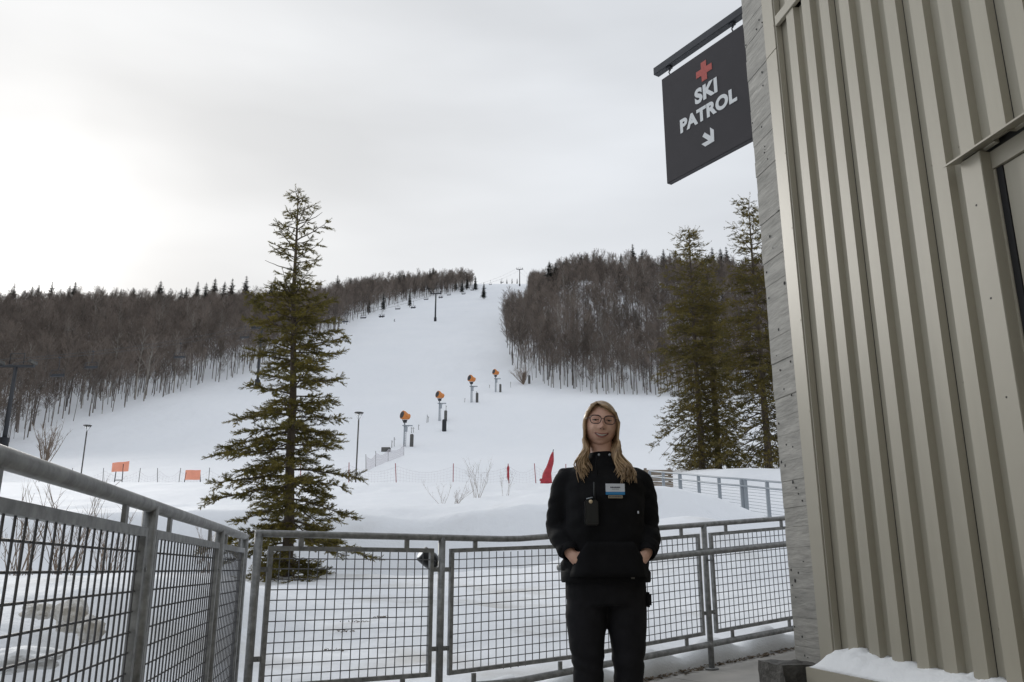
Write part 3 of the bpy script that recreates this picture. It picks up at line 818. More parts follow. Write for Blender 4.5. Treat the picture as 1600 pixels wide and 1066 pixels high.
LEFT_EDGE = [(-400, 790), (-60, 712), (0, 700), (100, 668), (200, 636), (300, 608), (390, 585), (480, 541), (560, 499), (600, 482), (640, 469), (700, 460), (800, 438), (800, 380), (-400, 380)]
RIGHT_EDGE = [(807, 437), (796, 455), (790, 470), (787, 500), (789, 530), (797, 570), (830, 598), (880, 610), (940, 617), (1040, 620), (1500, 625), (1500, 340), (807, 340)]
def inside_poly(x, y, poly):
    c = False; n = len(poly); j = n - 1
    for i in range(n):
        (xi, yi), (xj, yj) = poly[i], poly[j]
        if (yi > y) != (yj > y) and x < (xj - xi) * (y - yi) / (yj - yi) + xi: c = not c
        j = i
    return c
q = random.Random(99); cand = []
D = 70.0
while D < 900:
    step = 3.25 if D < 300 else 4.0
    half = D * .80 + 20; X = -half
    while X < half:
        x = X + q.uniform(-.5, .5) * step; d = D + q.uniform(-.5, .5) * step
        cand.append((x, d)); X += step
    D += step
ca = np.array(cand); cz = terrain(ca[:, 0], ca[:, 1])
left_t, right_t = [], []
for (x, d), z in zip(cand, cz):
    px, py = proj(x, d, z)
    if inside_poly(px, py, LEFT_EDGE):
        lim = 560 if px < 420 else 560 + (px - 420) * .75
        if d < lim and px < 738: left_t.append((x, d, float(z)))
    elif d < (520 if x > 60 else 800) and not (d > 470 and px < 826) and inside_poly(px, py, RIGHT_EDGE): right_t.append((x, d, float(z)))
q.shuffle(left_t); q.shuffle(right_t)
def key(t): return math.hypot(t[0], t[1])
allt = [(t, 'l') for t in left_t] + [(t, 'r') for t in right_t]
def in_view(t):
    px, py = proj(*t); return -120 < px < 1240
allt.sort(key=lambda a: key(a[0]) + (0 if in_view(a[0]) else 1e5))
single, mass = allt[:300], allt[300:]
for (x, d, z), side in single:
    i = q.randrange(8) if q.random() < .5 else q.randrange(7)
    tm, cm = PB_[i]
    o = empty('bare_tree', (x, d, z), q.uniform(0, 6.28)); s = q.uniform(.55, 1.12) if q.random() > .30 else q.uniform(.25, .5); o.scale = (s, s, s * q.uniform(.95, 1.1))
    if i == 7: tag(o, 'pale-trunked leafless tree among the grey-brown trees of the ' + ('left' if side == 'l' else 'right') + ' wood', 'tree', 'pale-trunked trees of the ' + ('left' if side == 'l' else 'right') + ' wood')
    elif side == 'l': tag(o, 'leafless grey-brown dark-trunked tree in the wood left of the ski run', 'tree', 'bare trees of the left wood')
    else: tag(o, 'leafless grey-brown dark-trunked tree at the front of the wood right of the ski run', 'tree', 'bare trees of the right wood')
    link('trunk', tm, o); link('crown', cm, o)
# the rest of the wood: one uncountable mass of the same trees
pc = bpy.data.collections.new('wood_source')
for i, (tm, cm) in enumerate(PB_):
    jm = bmesh.new(); jm.from_mesh(tm); n0 = len(jm.faces); jm.from_mesh(cm); jm.faces.ensure_lookup_table()
    for f in jm.faces[n0:]: f.material_index = 1
    mm = bpy.data.meshes.new('bare_tree_source'); jm.to_mesh(mm); jm.free(); mm.materials.append(tm.materials[0]); mm.materials.append(M_twig)
    so_ = bpy.data.objects.new('tree_source_%d' % i, mm); pc.objects.link(so_)
def scatter(name, pts, coll, nproto, label, cat, seed):
    q = random.Random(seed)
    me = bpy.data.meshes.new(name); me.from_pydata([p for p in pts], [], [])
    a1 = me.attributes.new('rot', 'FLOAT_VECTOR', 'POINT'); a2 = me.attributes.new('scl', 'FLOAT', 'POINT'); a3 = me.attributes.new('pick', 'INT', 'POINT')
    a1.data.foreach_set('vector', [c for _ in pts for c in (q.uniform(-.04, .04), q.uniform(-.04, .04), q.uniform(0, 6.28))])
    a2.data.foreach_set('value', [(q.uniform(.5, 1.15) if q.random() > .15 else q.uniform(.25, .5)) for _ in pts]); a3.data.foreach_set('value', [min(nproto - 1, int(q.random() ** 1.0 * (nproto - .7))) for _ in pts])
    o = link(name, me)
    ng = bpy.data.node_groups.new(name, 'GeometryNodeTree')
    ng.interface.new_socket(name='Geometry', in_out='INPUT', socket_type='NodeSocketGeometry'); ng.interface.new_socket(name='Geometry', in_out='OUTPUT', socket_type='NodeSocketGeometry')
    gi = ng.nodes.new('NodeGroupInput'); go = ng.nodes.new('NodeGroupOutput'); ip = ng.nodes.new('GeometryNodeInstanceOnPoints'); ci = ng.nodes.new('GeometryNodeCollectionInfo')
    ci.inputs['Collection'].default_value = coll; ci.inputs['Separate Children'].default_value = True; ci.inputs['Reset Children'].default_value = True
    def na(nm, ty):
        n = ng.nodes.new('GeometryNodeInputNamedAttribute'); n.data_type = ty; n.inputs['Name'].default_value = nm; return n.outputs['Attribute']
    ng.links.new(gi.outputs[0], ip.inputs['Points']); ng.links.new(ci.outputs[0], ip.inputs['Instance']); ip.inputs['Pick Instance'].default_value = True
    ng.links.new(na('pick', 'INT'), ip.inputs['Instance Index']); ng.links.new(na('rot', 'FLOAT_VECTOR'), ip.inputs['Rotation']); ng.links.new(na('scl', 'FLOAT'), ip.inputs['Scale'])
    ng.links.new(ip.outputs[0], go.inputs[0])
    md = o.modifiers.new('scatter', 'NODES'); md.node_group = ng
    tag(o, label, cat, kind='stuff'); return o
scatter('leafless_wood', [t for t, s in mass if s == 'l'], pc, 8, 'leafless brown wood covering the hill left of the ski run', 'wood', 1)
scatter('leafless_wood', [t for t, s in mass if s == 'r'], pc, 8, 'leafless grey-brown wood covering the hill right of the ski run', 'wood', 2)
# conifers standing among the bare trees, seen at these places in the picture (foot x, top y, forward distance)
def add_far_conifer(px, ytop, D, lab, grp, wide=1.0):
    tgt = q.uniform(11.5, 15.0); best = None
    for Dk in np.arange(D + (35 if 'right hill' in lab else 0), 200, -6.0):
        pk_ = at(px, ytop, Dk); hk = pk_.z - T(pk_.x, Dk)
        if best is None or abs(hk - tgt) < best[0]: best = (abs(hk - tgt), float(Dk))
        if hk > tgt: break
    D = best[1]; p = at(px, ytop, D); z = T(p.x, D); h = min(max(p.z - z, 6.0), 27.0)
    i = q.randrange(4); tm, cm = PC_[i]; s = h / (13.0 + i) / 1.03
    o = empty('fir_tree', (p.x, D, z - .3), q.uniform(0, 6.28)); o.scale = (s * wide, s * wide, s)
    tag(o, lab, 'tree', grp); link('trunk', tm, o); link('crown', cm, o)
GL = 'firs along the left ridge'; LLb = 'dark fir rising above the left wooded ridge'
_ord = 0
ORD = ['leftmost', 'second', 'third', 'fourth', 'fifth', 'sixth', 'seventh', 'eighth', 'ninth', 'tenth', 'eleventh', 'twelfth', 'thirteenth', 'fourteenth', 'fifteenth', 'sixteenth', 'seventeenth', 'eighteenth', 'nineteenth', 'twentieth', 'twenty-first', 'twenty-second', 'twenty-third', 'twenty-fourth']
def nth(i): return ORD[i] if i == 0 else ORD[i] + ' from left'
for _ord, (px, yt) in enumerate(((24, 438), (52, 444), (62, 441), (83, 437), (110, 442), (119, 437), (160, 450), (176, 452), (190, 449), (210, 448), (252, 436), (284, 449), (292, 447), (310, 438), (323, 439), (337, 432), (352, 437), (364, 433), (386, 428), (425, 440), (431, 421), (447, 432))):
    add_far_conifer(px, yt, 490 + q.uniform(-12, 12), LLb + ', ' + nth(_ord), GL, 1.6)
GM = 'firs at the head of the run'; LM = 'dark fir at the top of the wood left of the run'
for _ord, (px, yt, D) in enumerate(((528, 428, 600), (548, 432, 610), (563, 436, 620), (625, 421, 665), (632, 424, 665), (648, 430, 680), (661, 428, 690), (672, 418, 690), (677, 416, 695), (690, 432, 715), (697, 430, 720), (712, 431, 740), (722, 436, 750), (730, 430, 760), (743, 430, 780), (756, 440, 810))):
    add_far_conifer(px, yt, D, LM + ', ' + nth(_ord), GM, 1.45)
for px, yt, D, lb in ((600, 452, 520, 'short fir at the run edge left of the T-shaped lift tower'), (641, 450, 560, 'short fir at the run edge nearest the T-shaped lift tower'), (577, 462, 500, 'lowest short fir on the left edge of the upper run')): add_far_conifer(px, yt, D, lb, GM)
GR = 'firs on the right hill'; LR = 'dark fir standing among the bare trees on the right hill'
RC = sorted(((858, 405, 440), (880, 405, 440), (868, 408, 430), (908, 394, 440), (928, 393, 440), (937, 397, 440), (970, 393, 440), (988, 379, 430), (1003, 387, 425), (1036, 387, 430), (1046, 392, 435), (1055, 390, 435), (1062, 395, 430), (1112, 384, 430), (1125, 385, 430), (1134, 383, 430), (968, 412, 380), (999, 421, 380), (1004, 430, 370), (842, 480, 330), (856, 482, 330), (915, 500, 300), (995, 490, 300), (1128, 455, 340)))
for _ord, (px, yt, D) in enumerate(RC):
    add_far_conifer(px, yt, D, LR + ', ' + nth(_ord), GR, 1.5 if yt < 405 else 1.7)
# pine-like firs seen far up at the head of the run
for _ord, (px, yt, D) in enumerate(((783, 433, 860), (792, 434, 860), (800, 432, 870), (808, 434, 860))):
    p = at(px, 441, D); i = q.randrange(4); tm, cm = PC_[i]; o = empty('fir_tree', (p.x, D, T(p.x, D) - .3)); s = .45; o.scale = (s, s, s)
    tag(o, 'tiny dark fir on the skyline at the very top of the run, ' + nth(_ord), 'tree', 'firs on the skyline'); link('trunk', tm, o); link('crown', cm, o)

# ------------------------------------------------------------------ shrubs near the railings
def shrub(px, py, D, h, n, lab, seed, spread=.6, lean=(0, 0), w=.006):
    q = random.Random(seed); m = MB(); p = at(px, py, D); p.z = T(p.x, D) - .05
    for i in range(n):
        a = q.uniform(0, 6.28); s = spread * q.uniform(.2, 1)
        d = Vector((math.cos(a) * s + lean[0], math.sin(a) * s + lean[1], 1)).normalized(); L_ = h * q.uniform(.5, 1)
        c = Vector((q.uniform(-.1, .1), q.uniform(-.1, .1), 0)); e = c + d * L_; mid = c.lerp(e, .5) + Vector((q.uniform(-.06, .06), q.uniform(-.06, .06), 0)) * h
        m.tube([c, mid, e], [w, w * .7, w * .25], 4, False)
        for k in range(5):
            t = q.uniform(.3, .95); o = c.lerp(mid, t * 2) if t < .5 else mid.lerp(e, t * 2 - 1)
            dd = (d + Vector((q.uniform(-.8, .8), q.uniform(-.8, .8), q.uniform(-.1, .5)))).normalized() * L_ * q.uniform(.15, .38)
            m.spike(o, o + dd, w * .55)
            m.spike(o + dd * .5, o + dd * .5 + Vector((q.uniform(-.1, .1), q.uniform(-.1, .1), .1)) * L_, w * .4)
    o = empty('bare_shrub', p); tag(o, lab, 'shrub'); m.build('twigs', M_shrub, o)
shrub(95, 915, 9.5, 1.25, 22, 'leafless shrub behind the near left railing panel', 1, .45)
shrub(30, 915, 9.0, 1.1, 14, 'small leafless shrub at the left frame edge behind the railing', 2, .5)
shrub(170, 912, 10.5, 1.15, 16, 'leafless shrub seen through the second half of the left railing', 3, .4)
shrub(322, 850, 14.0, 1.2, 10, 'thin leafless sapling left of the spruce foot', 4, .25)
shrub(745, 782, 27.0, 1.6, 11, 'spindly bare shrub rising from the snow bank in front of the net', 5, .7, w=.0055)
shrub(712, 818, 22.5, .7, 10, 'low bare shrub spreading out of the snow bank near the railing', 6, 1.3, w=.005)
shrub(790, 775, 28.0, 1.2, 6, 'few thin twigs poking out of snow left of the red pad', 7, .6, w=.0045)
shrub(690, 785, 25.0, 1.0, 5, 'two or three stray twigs left on the snow bank', 8, 1.2, w=.0045)
shrub(75, 690, 100.0, 6.0, 26, 'larger leafless bush at the wood edge behind the left lamp', 9, .5, w=.05)
shrub(818, 600, ground_hit(818, 601).y, 7.0, 40, 'pale spreading bush at the lower left corner of the right wood', 10, .8, (-.25, 0), w=.06)

# ------------------------------------------------------------------ dirty snow clods on the left bank
def clod(px, py, D, r, lab, seed, m_):
    q = Vector((seed * 3.1, seed * 1.7, 2)); bmx = bmesh.new(); bmesh.ops.create_icosphere(bmx, subdivisions=4, radius=1)
    for v in bmx.verts:
        c = v.co.copy(); k = 1 + .35 * mnoise.noise(c * 1.5 + q) + .16 * mnoise.noise(c * 4 + q) + .07 * mnoise.noise(c * 10 + q)
        v.co = Vector((c.x * r[0], c.y * r[1], c.z * r[2])) * k
    mm = bpy.data.meshes.new('snow_clod'); bmx.to_mesh(mm); bmx.free(); mm.materials.append(m_); mm.polygons.foreach_set('use_smooth', [True] * len(mm.polygons))
    p = at(px, py, D); o = link('snow_clod', mm, None, (p.x, D, max(p.z, T(p.x, D) + r[2] * .2))); tag(o, lab, 'snow clod'); return o
clod(112, 962, 4.6, (.075, .1, .085), 'gritty brown lump of ploughed snow behind the left railing', 1, M_dirty)
clod(142, 985, 4.4, (.06, .08, .06), 'smaller gritty lump of snow right of the brown one', 2, M_dirty)
clod(62, 955, 5.0, (.08, .1, .045), 'flat grey ice chunk behind the left railing', 3, M_dirty)
clod(30, 1030, 3.9, (.15, .15, .05), 'rounded white snow clod low behind the left railing', 4, M_snow2)
for i, (px, py) in enumerate(((520, 965), (540, 945), (560, 968), (600, 925))):
    p = at(px, py, 8.0 + i * .5); m = MB(); q2 = random.Random(i)
    for k in range(14):
        o = Vector((q2.gauss(0, .05), q2.gauss(0, .06), 0)); m.spike(o, o + Vector((q2.uniform(-.05, .05), q2.uniform(-.05, .05), .015)), .006)
    p.z = T(p.x, p.y) + .005
    o = m.build('leaf_clump', M_debris, None, loc=p); tag(o, 'small patch of dead leaves on snow behind the first centre panel, ' + nth(i), 'leaf litter', 'dead leaves on the snow')

# ------------------------------------------------------------------ lamps along the path
def lamp(px, ytop, D, lab):
    p = at(px, ytop, D); z0 = T(p.x, D); h = p.z - z0
    o = empty('path_lamp', (p.x, D, z0)); tag(o, lab, 'street lamp')
    m = MB(); m.tube([(0, 0, -.3), (0, 0, h - .55)], .05, 10); m.build('pole', M_lamp, o, True)
    m = MB()
    for a in range(3):
        c, s = math.cos(a * 2.094 + .5), math.sin(a * 2.094 + .5); m.tube([(0, 0, h - .56), (c * .12, s * .12, h - .35), (c * .27, s * .27, h - .06)], .014, 6)
    m.build('yoke', M_lamp, o, True)
    m = MB(); prof = [(.02, h), (.30, h - .02), (.33, h - .05), (.31, h - .075), (.02, h - .07)]
    m.loft([[(r * math.cos(t * .3927), r * math.sin(t * .3927), z) for t in range(16)] for r, z in prof]); m.build('lamp_head', M_lamp, o, True)
    m = MB(); m.loft([[(r * math.cos(t * .3927), r * math.sin(t * .3927), z) for t in range(16)] for r, z in ((.24, h - .08), (.10, h - .40))]); m.build('diffuser', M_glass, o, True)
lamp(137, 664, 66.0, 'slender brown lamp post left in front of the wood')
lamp(561, 644, 57.0, 'slender brown lamp post right beside the lone spruce')

# ------------------------------------------------------------------ safety net with its poles
def net(pts, h, lab, posts_mat, cell=.22, th=.0045, pole_r=.03):
    o = empty('safety_net', pts[0]); tag(o, lab, 'net'); base = pts[0]
    m = MB()
    for a, b in zip(pts[:-1], pts[1:]):
        n = max(2, int((b - a).length / cell)); sag = lambda t: h * (1 - .30 * math.sin(math.pi * t))
        for i in range(n):
            t = i / n; c = a.lerp(b, t) - base; m.tube([c, c + Vector((0, 0, sag(t)))], th, 3, False)
        k = int(h / cell)
        for j in range(k + 1):
            f = j / k; m.tube([a.lerp(b, i / 8) - base + Vector((0, 0, sag(i / 8) * f)) for i in range(9)], th * (1.5 if j == k else 1), 3, False)
    m.build('netting', M_net, o)
    q = random.Random(int(base.y))
    for p in pts:
        m = MB(); c = p - base; m.tube([c + Vector((0, 0, -.3)), c + Vector((q.uniform(-.22, .05), 0, h * 1.15))], pole_r, 8); m.build('pole', posts_mat, o, True)
    return o
npx = [(470, 764), (545, 759), (620, 755), (708, 751), (796, 747), (838, 750), (884, 748), (930, 748)]
pts = []
for px, py in npx:
    D_ = 60.0; p = at(px, py, D_); pts.append(Vector((p.x, D_, T(p.x, D_) + .02)))
net(pts, 1.45, 'sagging pale safety net on red poles crossing the slope foot', M_redpole)
pts = []
for px in (60, 110, 160, 215, 247, 278, 325, 380): 
    p = at(px, 765, 64.0); pts.append(Vector((p.x, 64.0, T(p.x, 64.0))))
net(pts, 1.5, 'pale safety net on thin poles between the left lamp and the spruce', M_pad, pole_r=.022)
pts = []
for px, D_ in ((565, 92), (580, 100), (600, 112), (625, 128)):
    X = (px - 800) / 1362 * D_ * 1.0; pts.append(Vector((X, D_, T(X, D_))))
net(pts, 1.6, 'distant grey snow fence climbing behind the right lamp', M_pad, .35, .012, .03)
# red folded pad leaning beside the poles
p = at(852, 750, 58.5); p.z = T(p.x, 58.5); o = empty('red_pad', p); tag(o, 'leaning tall red fabric-wrapped pad next to the net', 'pad')
m = MB(); rings = []
for i in range(12):
    f = i / 11; w = .33 * (1 - f) ** .7 + .05 + (.05 if i == 1 else 0); c = Vector((-.05 + .62 * f, .15 * f, 2.35 * f))
    rings.append([c + Vector((w * math.cos(t * .6283) * (1 + .18 * math.sin(t * 2 + i)), .22 * w / .3 * math.sin(t * .6283), .0)) for t in range(10)])
m.loft(rings); m.build('cover', M_redpad, o, True)
m = MB(); m.tube([(-.02, .03, 0), (.60, .15, 2.52)], .03, 8); m.build('pole', M_padd, o, True)
m = MB(); m.tube([(-.36, 0, .45), (-.2, 0, .30), (-.05, 0, .35)], [.09, .11, .06], 8); m.build('fold', M_redpad, o, True)
# small folded red flag on the third pole
p = at(794, 735, 59.9); o = empty('red_flag', (p.x, 59.8, T(p.x, 59.8) + .5)); tag(o, 'small dark red rolled flag tied to a net pole', 'flag')
m = MB(); m.loft([[(r * math.cos(t * .785), r * .5 * math.sin(t * .785), z) for t in range(8)] for r, z in ((.03, 0), (.09, .25), (.07, .6), (.10, .85), (.03, 1.05))]); m.build('cloth', M_redpad, o, True)
# orange screens on stands
for px, y0, y1, w_, lab in ((188, 722, 737, 1.28, 'tilted orange mesh screen on a black stand left of the spruce'), (301, 735, 750, 1.15, 'orange mesh screen right beside the spruce')):
    D_ = 62.0; c = at(px, (y0 + y1) / 2, D_); hh = (at(px, y0, D_).z - at(px, y1, D_).z) / 2; gz = T(c.x, D_)
    o = empty('orange_screen', (c.x, D_, gz)); tag(o, lab, 'screen'); zz = c.z - gz
    m = MB(); n = 14; rings = []
    for i in range(n + 1):
        u = i / n - .5; y = .05 * math.sin(u * 9); sl = .12 * u if px < 200 else .02
        xo = u * w_
        rings.append([(xo - (.10 if px < 200 and u < 0 else 0) * (-1), y, zz - hh + sl * .3), (xo, y, zz + hh + sl), (xo, y + .02, zz + hh + sl), (xo, y + .02, zz - hh + sl * .3)])
    m.loft(rings); m.build('mesh_sheet', M_orangenet, o)
    for xx in (-.28, .18) if px < 200 else (-.5, .5):
        m = MB(); m.tube([(xx * 1.35, .1, -.2), (xx, .06, zz + hh * .6)], .035, 6); m.build('leg', M_padd, o, True)
    m = MB(); m.tube([(-.30, .1, zz * .42), (.22, .1, zz * .42)], .03, 6); m.build('crossbar', M_padd, o, True)

# ------------------------------------------------------------------ far railing and boardwalk on the right
fp = [(1015, 736, 30.0), (1036, 738, 29.0), (1062, 740, 27.5), (1091, 743, 26.2), (1123, 746, 25.0), (1158, 748.5, 23.9), (1164, 749, 23.8), (1198, 752, 22.9), (1236, 755, 22.0), (1280, 759, 21.0)]
tops = [at(*p) for p in fp]
o = empty('steel_railing', (tops[5].x, tops[5].y, 0)); tag(o, 'distant galvanised railing with wire rods below the dark spruces', 'railing'); b0 = o.location.copy()
for i, p in enumerate(tops):
    m = MB(); w = .075 if i in (2,) else .055; c = p - b0; m.box((c.x - w / 2 - .02, c.y - .03, c.z - 1.25), (c.x + w / 2 + .02, c.y + .03, c.z)); m.build('post', M_steelp, o)
m = MB(); m.tube([p - b0 for p in tops], .03, 8); m.build('top_rail', M_steelp, o, True)
m = MB(); m.tube([p - b0 - Vector((0, .08, .20)) for p in tops], .028, 8); m.build('handrail', M_steelp, o, True)
for j in range(11):
    m = MB(); m.tube([p - b0 - Vector((0, 0, .26 + j * .085)) for p in tops], .0075, 4, False); m.build('rod', M_steelp, o)
p = at(1030, 742, 31.5); o = empty('plank_barrier', (p.x, 31.5, T(p.x, 31.5))); tag(o, 'weathered wooden plank barrier behind the far railing end', 'barrier')
for k in range(3):
    m = MB(); m.bbox((-.6, -.03, .55 + k * .22 + (p.z - o.location.z) - 1.0), (.5, .03, .74 + k * .22 + (p.z - o.location.z) - 1.0), .008); m.build('plank', M_wood, o)
for x in (-.5, .4):
    m = MB(); m.box((x - .05, .04, -.3), (x + .05, .12, p.z - o.location.z + .25)); m.build('post', M_wood, o)

# ------------------------------------------------------------------ snow guns
def snow_gun(px, ybase, ytop, lab):
    g = ground_hit(px, ybase, 70); D_ = g.y; h = at(px, ytop, D_).z - g.z
    s = h / 6.0
    o = empty('snow_gun', (g.x, D_, g.z)); o.scale = (s, s, s); tag(o, lab, 'snow gun', 'snow guns along the run')
    m = MB(); m.tube([(0, 0, -.5), (0, 0, 4.1)], .12, 10); m.tube([(.28, .1, -.5), (.28, .1, 3.6)], .05, 6)
    for k in range(9): m.tube([(0, .05, .2 + k * .4), (.28, .1, .2 + k * .4)], .025, 5)
    m.build('tower', M_steelp, o, True)
    m = MB(); m.box((-.35, -.4, 3.45), (1.35, .4, 3.53)); m.tube([(.0, -.1, 2.7), (.75, -.1, 3.46)], .04, 6); m.bbox((.02, -.25, 2.5), (.5, .2, 3.3), .03); m.build('platform', M_steelp, o)
    m = MB(); m.bbox((-.28, -.25, 4.0), (.35, .25, 4.45), .05); m.tube([(-.4, 0, 4.3), (-.3, 0, 4.75)], .05, 6); m.tube([(.4, 0, 4.3), (.35, 0, 4.75)], .05, 6); m.build('swivel', M_tower, o)
    # drum: a wide nozzle ring in front, body narrowing to the fan inlet, tipped up and turned sideways
    Mx = Matrix.Translation((.12, 0, 5.15)) @ Matrix.Rotation(R(12), 4, 'Y') @ Matrix.Rotation(R(40), 4, 'Z')
    prof = [(-.72, .66), (-.66, .74), (-.42, .74), (-.15, .64), (.35, .46), (.62, .50), (.70, .46)]
    m = MB(); m.loft([[Mx @ Vector((x, r * math.cos(t * .3927), r * math.sin(t * .3927))) for t in range(16)] for x, r in prof]); d = m.build('drum', M_orange, o, True)
    m = MB(); m.loft([[Mx @ Vector((x, r * math.cos(t * .3927), r * math.sin(t * .3927))) for t in range(16)] for x, r in ((-.74, .60), (-.76, .5), (-.74, .1))]); m.build('nozzle_ring', M_tower, d)
    m = MB(); m.bbox((-.25, -.72, 4.45), (.55, -.38, 4.95), .05); m.build('control_box', M_orange, o)
    return o, s
guns = [(631, 698, 642, 'lowest and largest orange snow gun on its steel tower'), (686, 658, 611, 'second orange snow gun from the bottom of the run'),
        (736, 629, 586, 'third orange snow gun up the run'), (774, 613, 577, 'farthest and smallest orange snow gun near the right wood')]
for px, yb, yt, lab in guns:
    o, s = snow_gun(px, yb, yt, lab)
    m = MB(); m.bbox((1.0, -.35, -.3), (1.55, .35, 2.05), .08); b_ = m.build('padded_post', M_pad, None, loc=o.location); b_.scale = (s, s, s)
    tag(b_, 'grey padded hydrant post beside the ' + lab.split(' orange')[0].replace('lowest and largest', 'lowest').replace('farthest and smallest', 'farthest') + ' snow gun', 'padded post', 'padded posts beside snow guns')
for px, py, h, w, lab in ((694, 674, 2.4, .9, 'black padded drum below the second snow gun'), (603, 706, .9, 1.5, 'low dark grey box on the snow left of the lowest snow gun'), (819, 594, 2.2, 1.0, 'short black padded post at the right wood edge'), (827, 600, 2.6, .7, 'short grey padded post at the right wood edge')):
    g = ground_hit(px, py, 70); m = MB(); k = 12
    if 'box' in lab: m.bbox((-w / 2, -.4, -.3), (w / 2, .4, h * .8), .05)
    else: m.loft([[(r * w / 2 * math.cos(t * 6.283 / k), r * w / 2 * math.sin(t * 6.283 / k), z) for t in range(k)] for r, z in ((1, -.3), (1, h * .9), (.8, h))])
    o = m.build('padded_post' if 'box' not in lab else 'utility_box', M_pad if 'grey' in lab else M_padd, None, loc=g); tag(o, lab, 'padded post' if 'box' not in lab else 'box')
# thin marker stakes and hoses beside the gun line
q = random.Random(44)
for i, (px, py) in enumerate(sorted(((612, 700), (616, 698), (643, 677), (646, 676), (667, 661), (669, 660), (726, 629), (765, 607), (697, 644), (654, 672), (745, 620), (798, 606)))):
    g = ground_hit(px, py, 70); m = MB(); hh = q.uniform(1.0, 1.8); m.tube([(0, 0, -.2), (q.uniform(-.1, .1), 0, hh)], .05, 6); m.tube([(0, 0, hh * .8), (.18, 0, hh * .8)], .04, 5)
    o = m.build('marker_stake', M_pad, None, loc=g); tag(o, 'thin grey stake in the snow along the snow gun line, ' + nth(i), 'stake', 'stakes along the snow gun line')

# ------------------------------------------------------------------ chairlift
towers = []
for px, yb, yt, D_, lab in ((6, 692, 572, 140, 'dark lift tower at the left frame edge in front of the wood'), (402, 600, 513, 243, 'dark lift tower partly behind the lone spruce'), (680, 503, 459, 455, 'dark T-shaped lift tower standing alone on the open run'), (812, 447, 421, 780, 'farthest lift tower on the skyline at the top of the run')):
    p = at(px, yb, D_); z0 = T(p.x, D_); zt_ = at(px, yt, D_).z
    o = empty('lift_tower', (p.x, D_, z0)); tag(o, lab, 'lift tower'); h = max(12.0, zt_ - z0); sc = 1.0
    m = MB(); m.tube([(0, 0, -1), (0, 0, h)], [.42, .30] if D_ < 300 else [.52, .38], 12); m.build('mast', M_tower, o, True)
    m = MB(); m.tube([(0, 0, -1), (0, 0, 2.2)], .75, 12); m.build('base_pad', M_padd, o, True)
    m = MB(); m.box((-3.1, -.3, h - .2), (3.1, .3, h + (.35 if D_ > 200 else .15))); m.build('crossarm', M_tower, o)
    for s in (-1, 1):
        kl = .5 if D_ < 200 else 1.0
        m = MB(); m.bbox((s * 2.8 - .25, -2.2 * kl, h + .36), (s * 2.8 + .25, 2.2 * kl, h + .75), .05)
        for k in range(6): m.tube([(s * 2.8 - .2, kl * (-1.9 + k * .76), h + .85), (s * 2.8 + .2, kl * (-1.9 + k * .76), h + .85)], .26 * kl, 10)
        m.build('sheave_train', M_pad if D_ < 200 else M_tower, o)
    m = MB(); m.tube([(-1.2, 0, h + .35), (-1.2, 0, h + 2.2), (1.2, 0, h + 2.2), (1.2, 0, h + .35)], .08, 6); m.build('lifting_frame', M_tower, o, True)
    towers.append((Vector((p.x, D_, z0 + h + 1.1)), h))
T_ = [t for t, h in towers]
T_ = [T_[0] + (T_[0] - T_[1]) * .6] + T_ + [Vector((T_[3].x + 12, 900, T(T_[3].x + 12, 900) + 10))]
def cable_pt(side, i, t):
    a, b = T_[i], T_[i + 1]; c = a.lerp(b, t); c.z -= 4 * (b - a).length * .012 * t * (1 - t); c.x += side * 2.8; return c
for side, lab in ((-1, 'left haul cable of the chairlift'), (1, 'right haul cable of the chairlift')):
    m = MB(); m.tube([cable_pt(side, i, k / 16) for i in range(len(T_) - 1) for k in range(16)], .045, 5, False); tag(m.build('haul_cable', M_tower), lab, 'cable')
def make_chair():
    o = empty('lift_chair')
    m = MB(); m.tube([(0, 0, 0), (0, .15, -.6), (0, .25, -1.7), (0, 0, -2.3)], .06, 6); m.tube([(-1.2, 0, -2.3), (1.2, 0, -2.3)], .05, 6); m.tube([(-1.2, 0, -2.3), (-1.25, 0, -3.4)], .05, 6); m.tube([(1.2, 0, -2.3), (1.25, 0, -3.4)], .05, 6); m.box((-.12, -.25, -.12), (.12, .25, .14)); m.build('hanger', M_chair, o, True)
    m = MB(); m.bbox((-1.25, -.35, -3.52), (1.25, .22, -3.38), .05); m.build('seat', M_chair, o)
    m = MB(); m.bbox((-1.25, .18, -3.38), (1.25, .30, -2.95), .04); m.build('backrest', M_chair, o)
    m = MB(); m.tube([(-1.1, -.3, -2.7), (-1.1, -.6, -3.2), (-1.1, -.6, -3.9), (1.1, -.6, -3.9), (1.1, -.6, -3.2), (1.1, -.3, -2.7)], .03, 5); m.build('safety_bar', M_chair, o, True)
    return o
proto = make_chair(); first = True
def chair_at(px, side, lab):
    global first
    best = None
    for i in range(len(T_) - 1):
        for k in range(60):
            c = cable_pt(side, i, k / 60); x, y = proj(*c)
            if best is None or abs(x - px) < best[0]: best = (abs(x - px), c, i)
    c = best[1]; o = proto if first else copy_tree(proto); first = False
    o.location = c; d = T_[best[2] + 1] - T_[best[2]]; o.rotation_euler = (0, 0, math.atan2(d.y, d.x) - math.pi / 2)
    tag(o, lab, 'lift chair', 'chairs of the chairlift'); return o, c
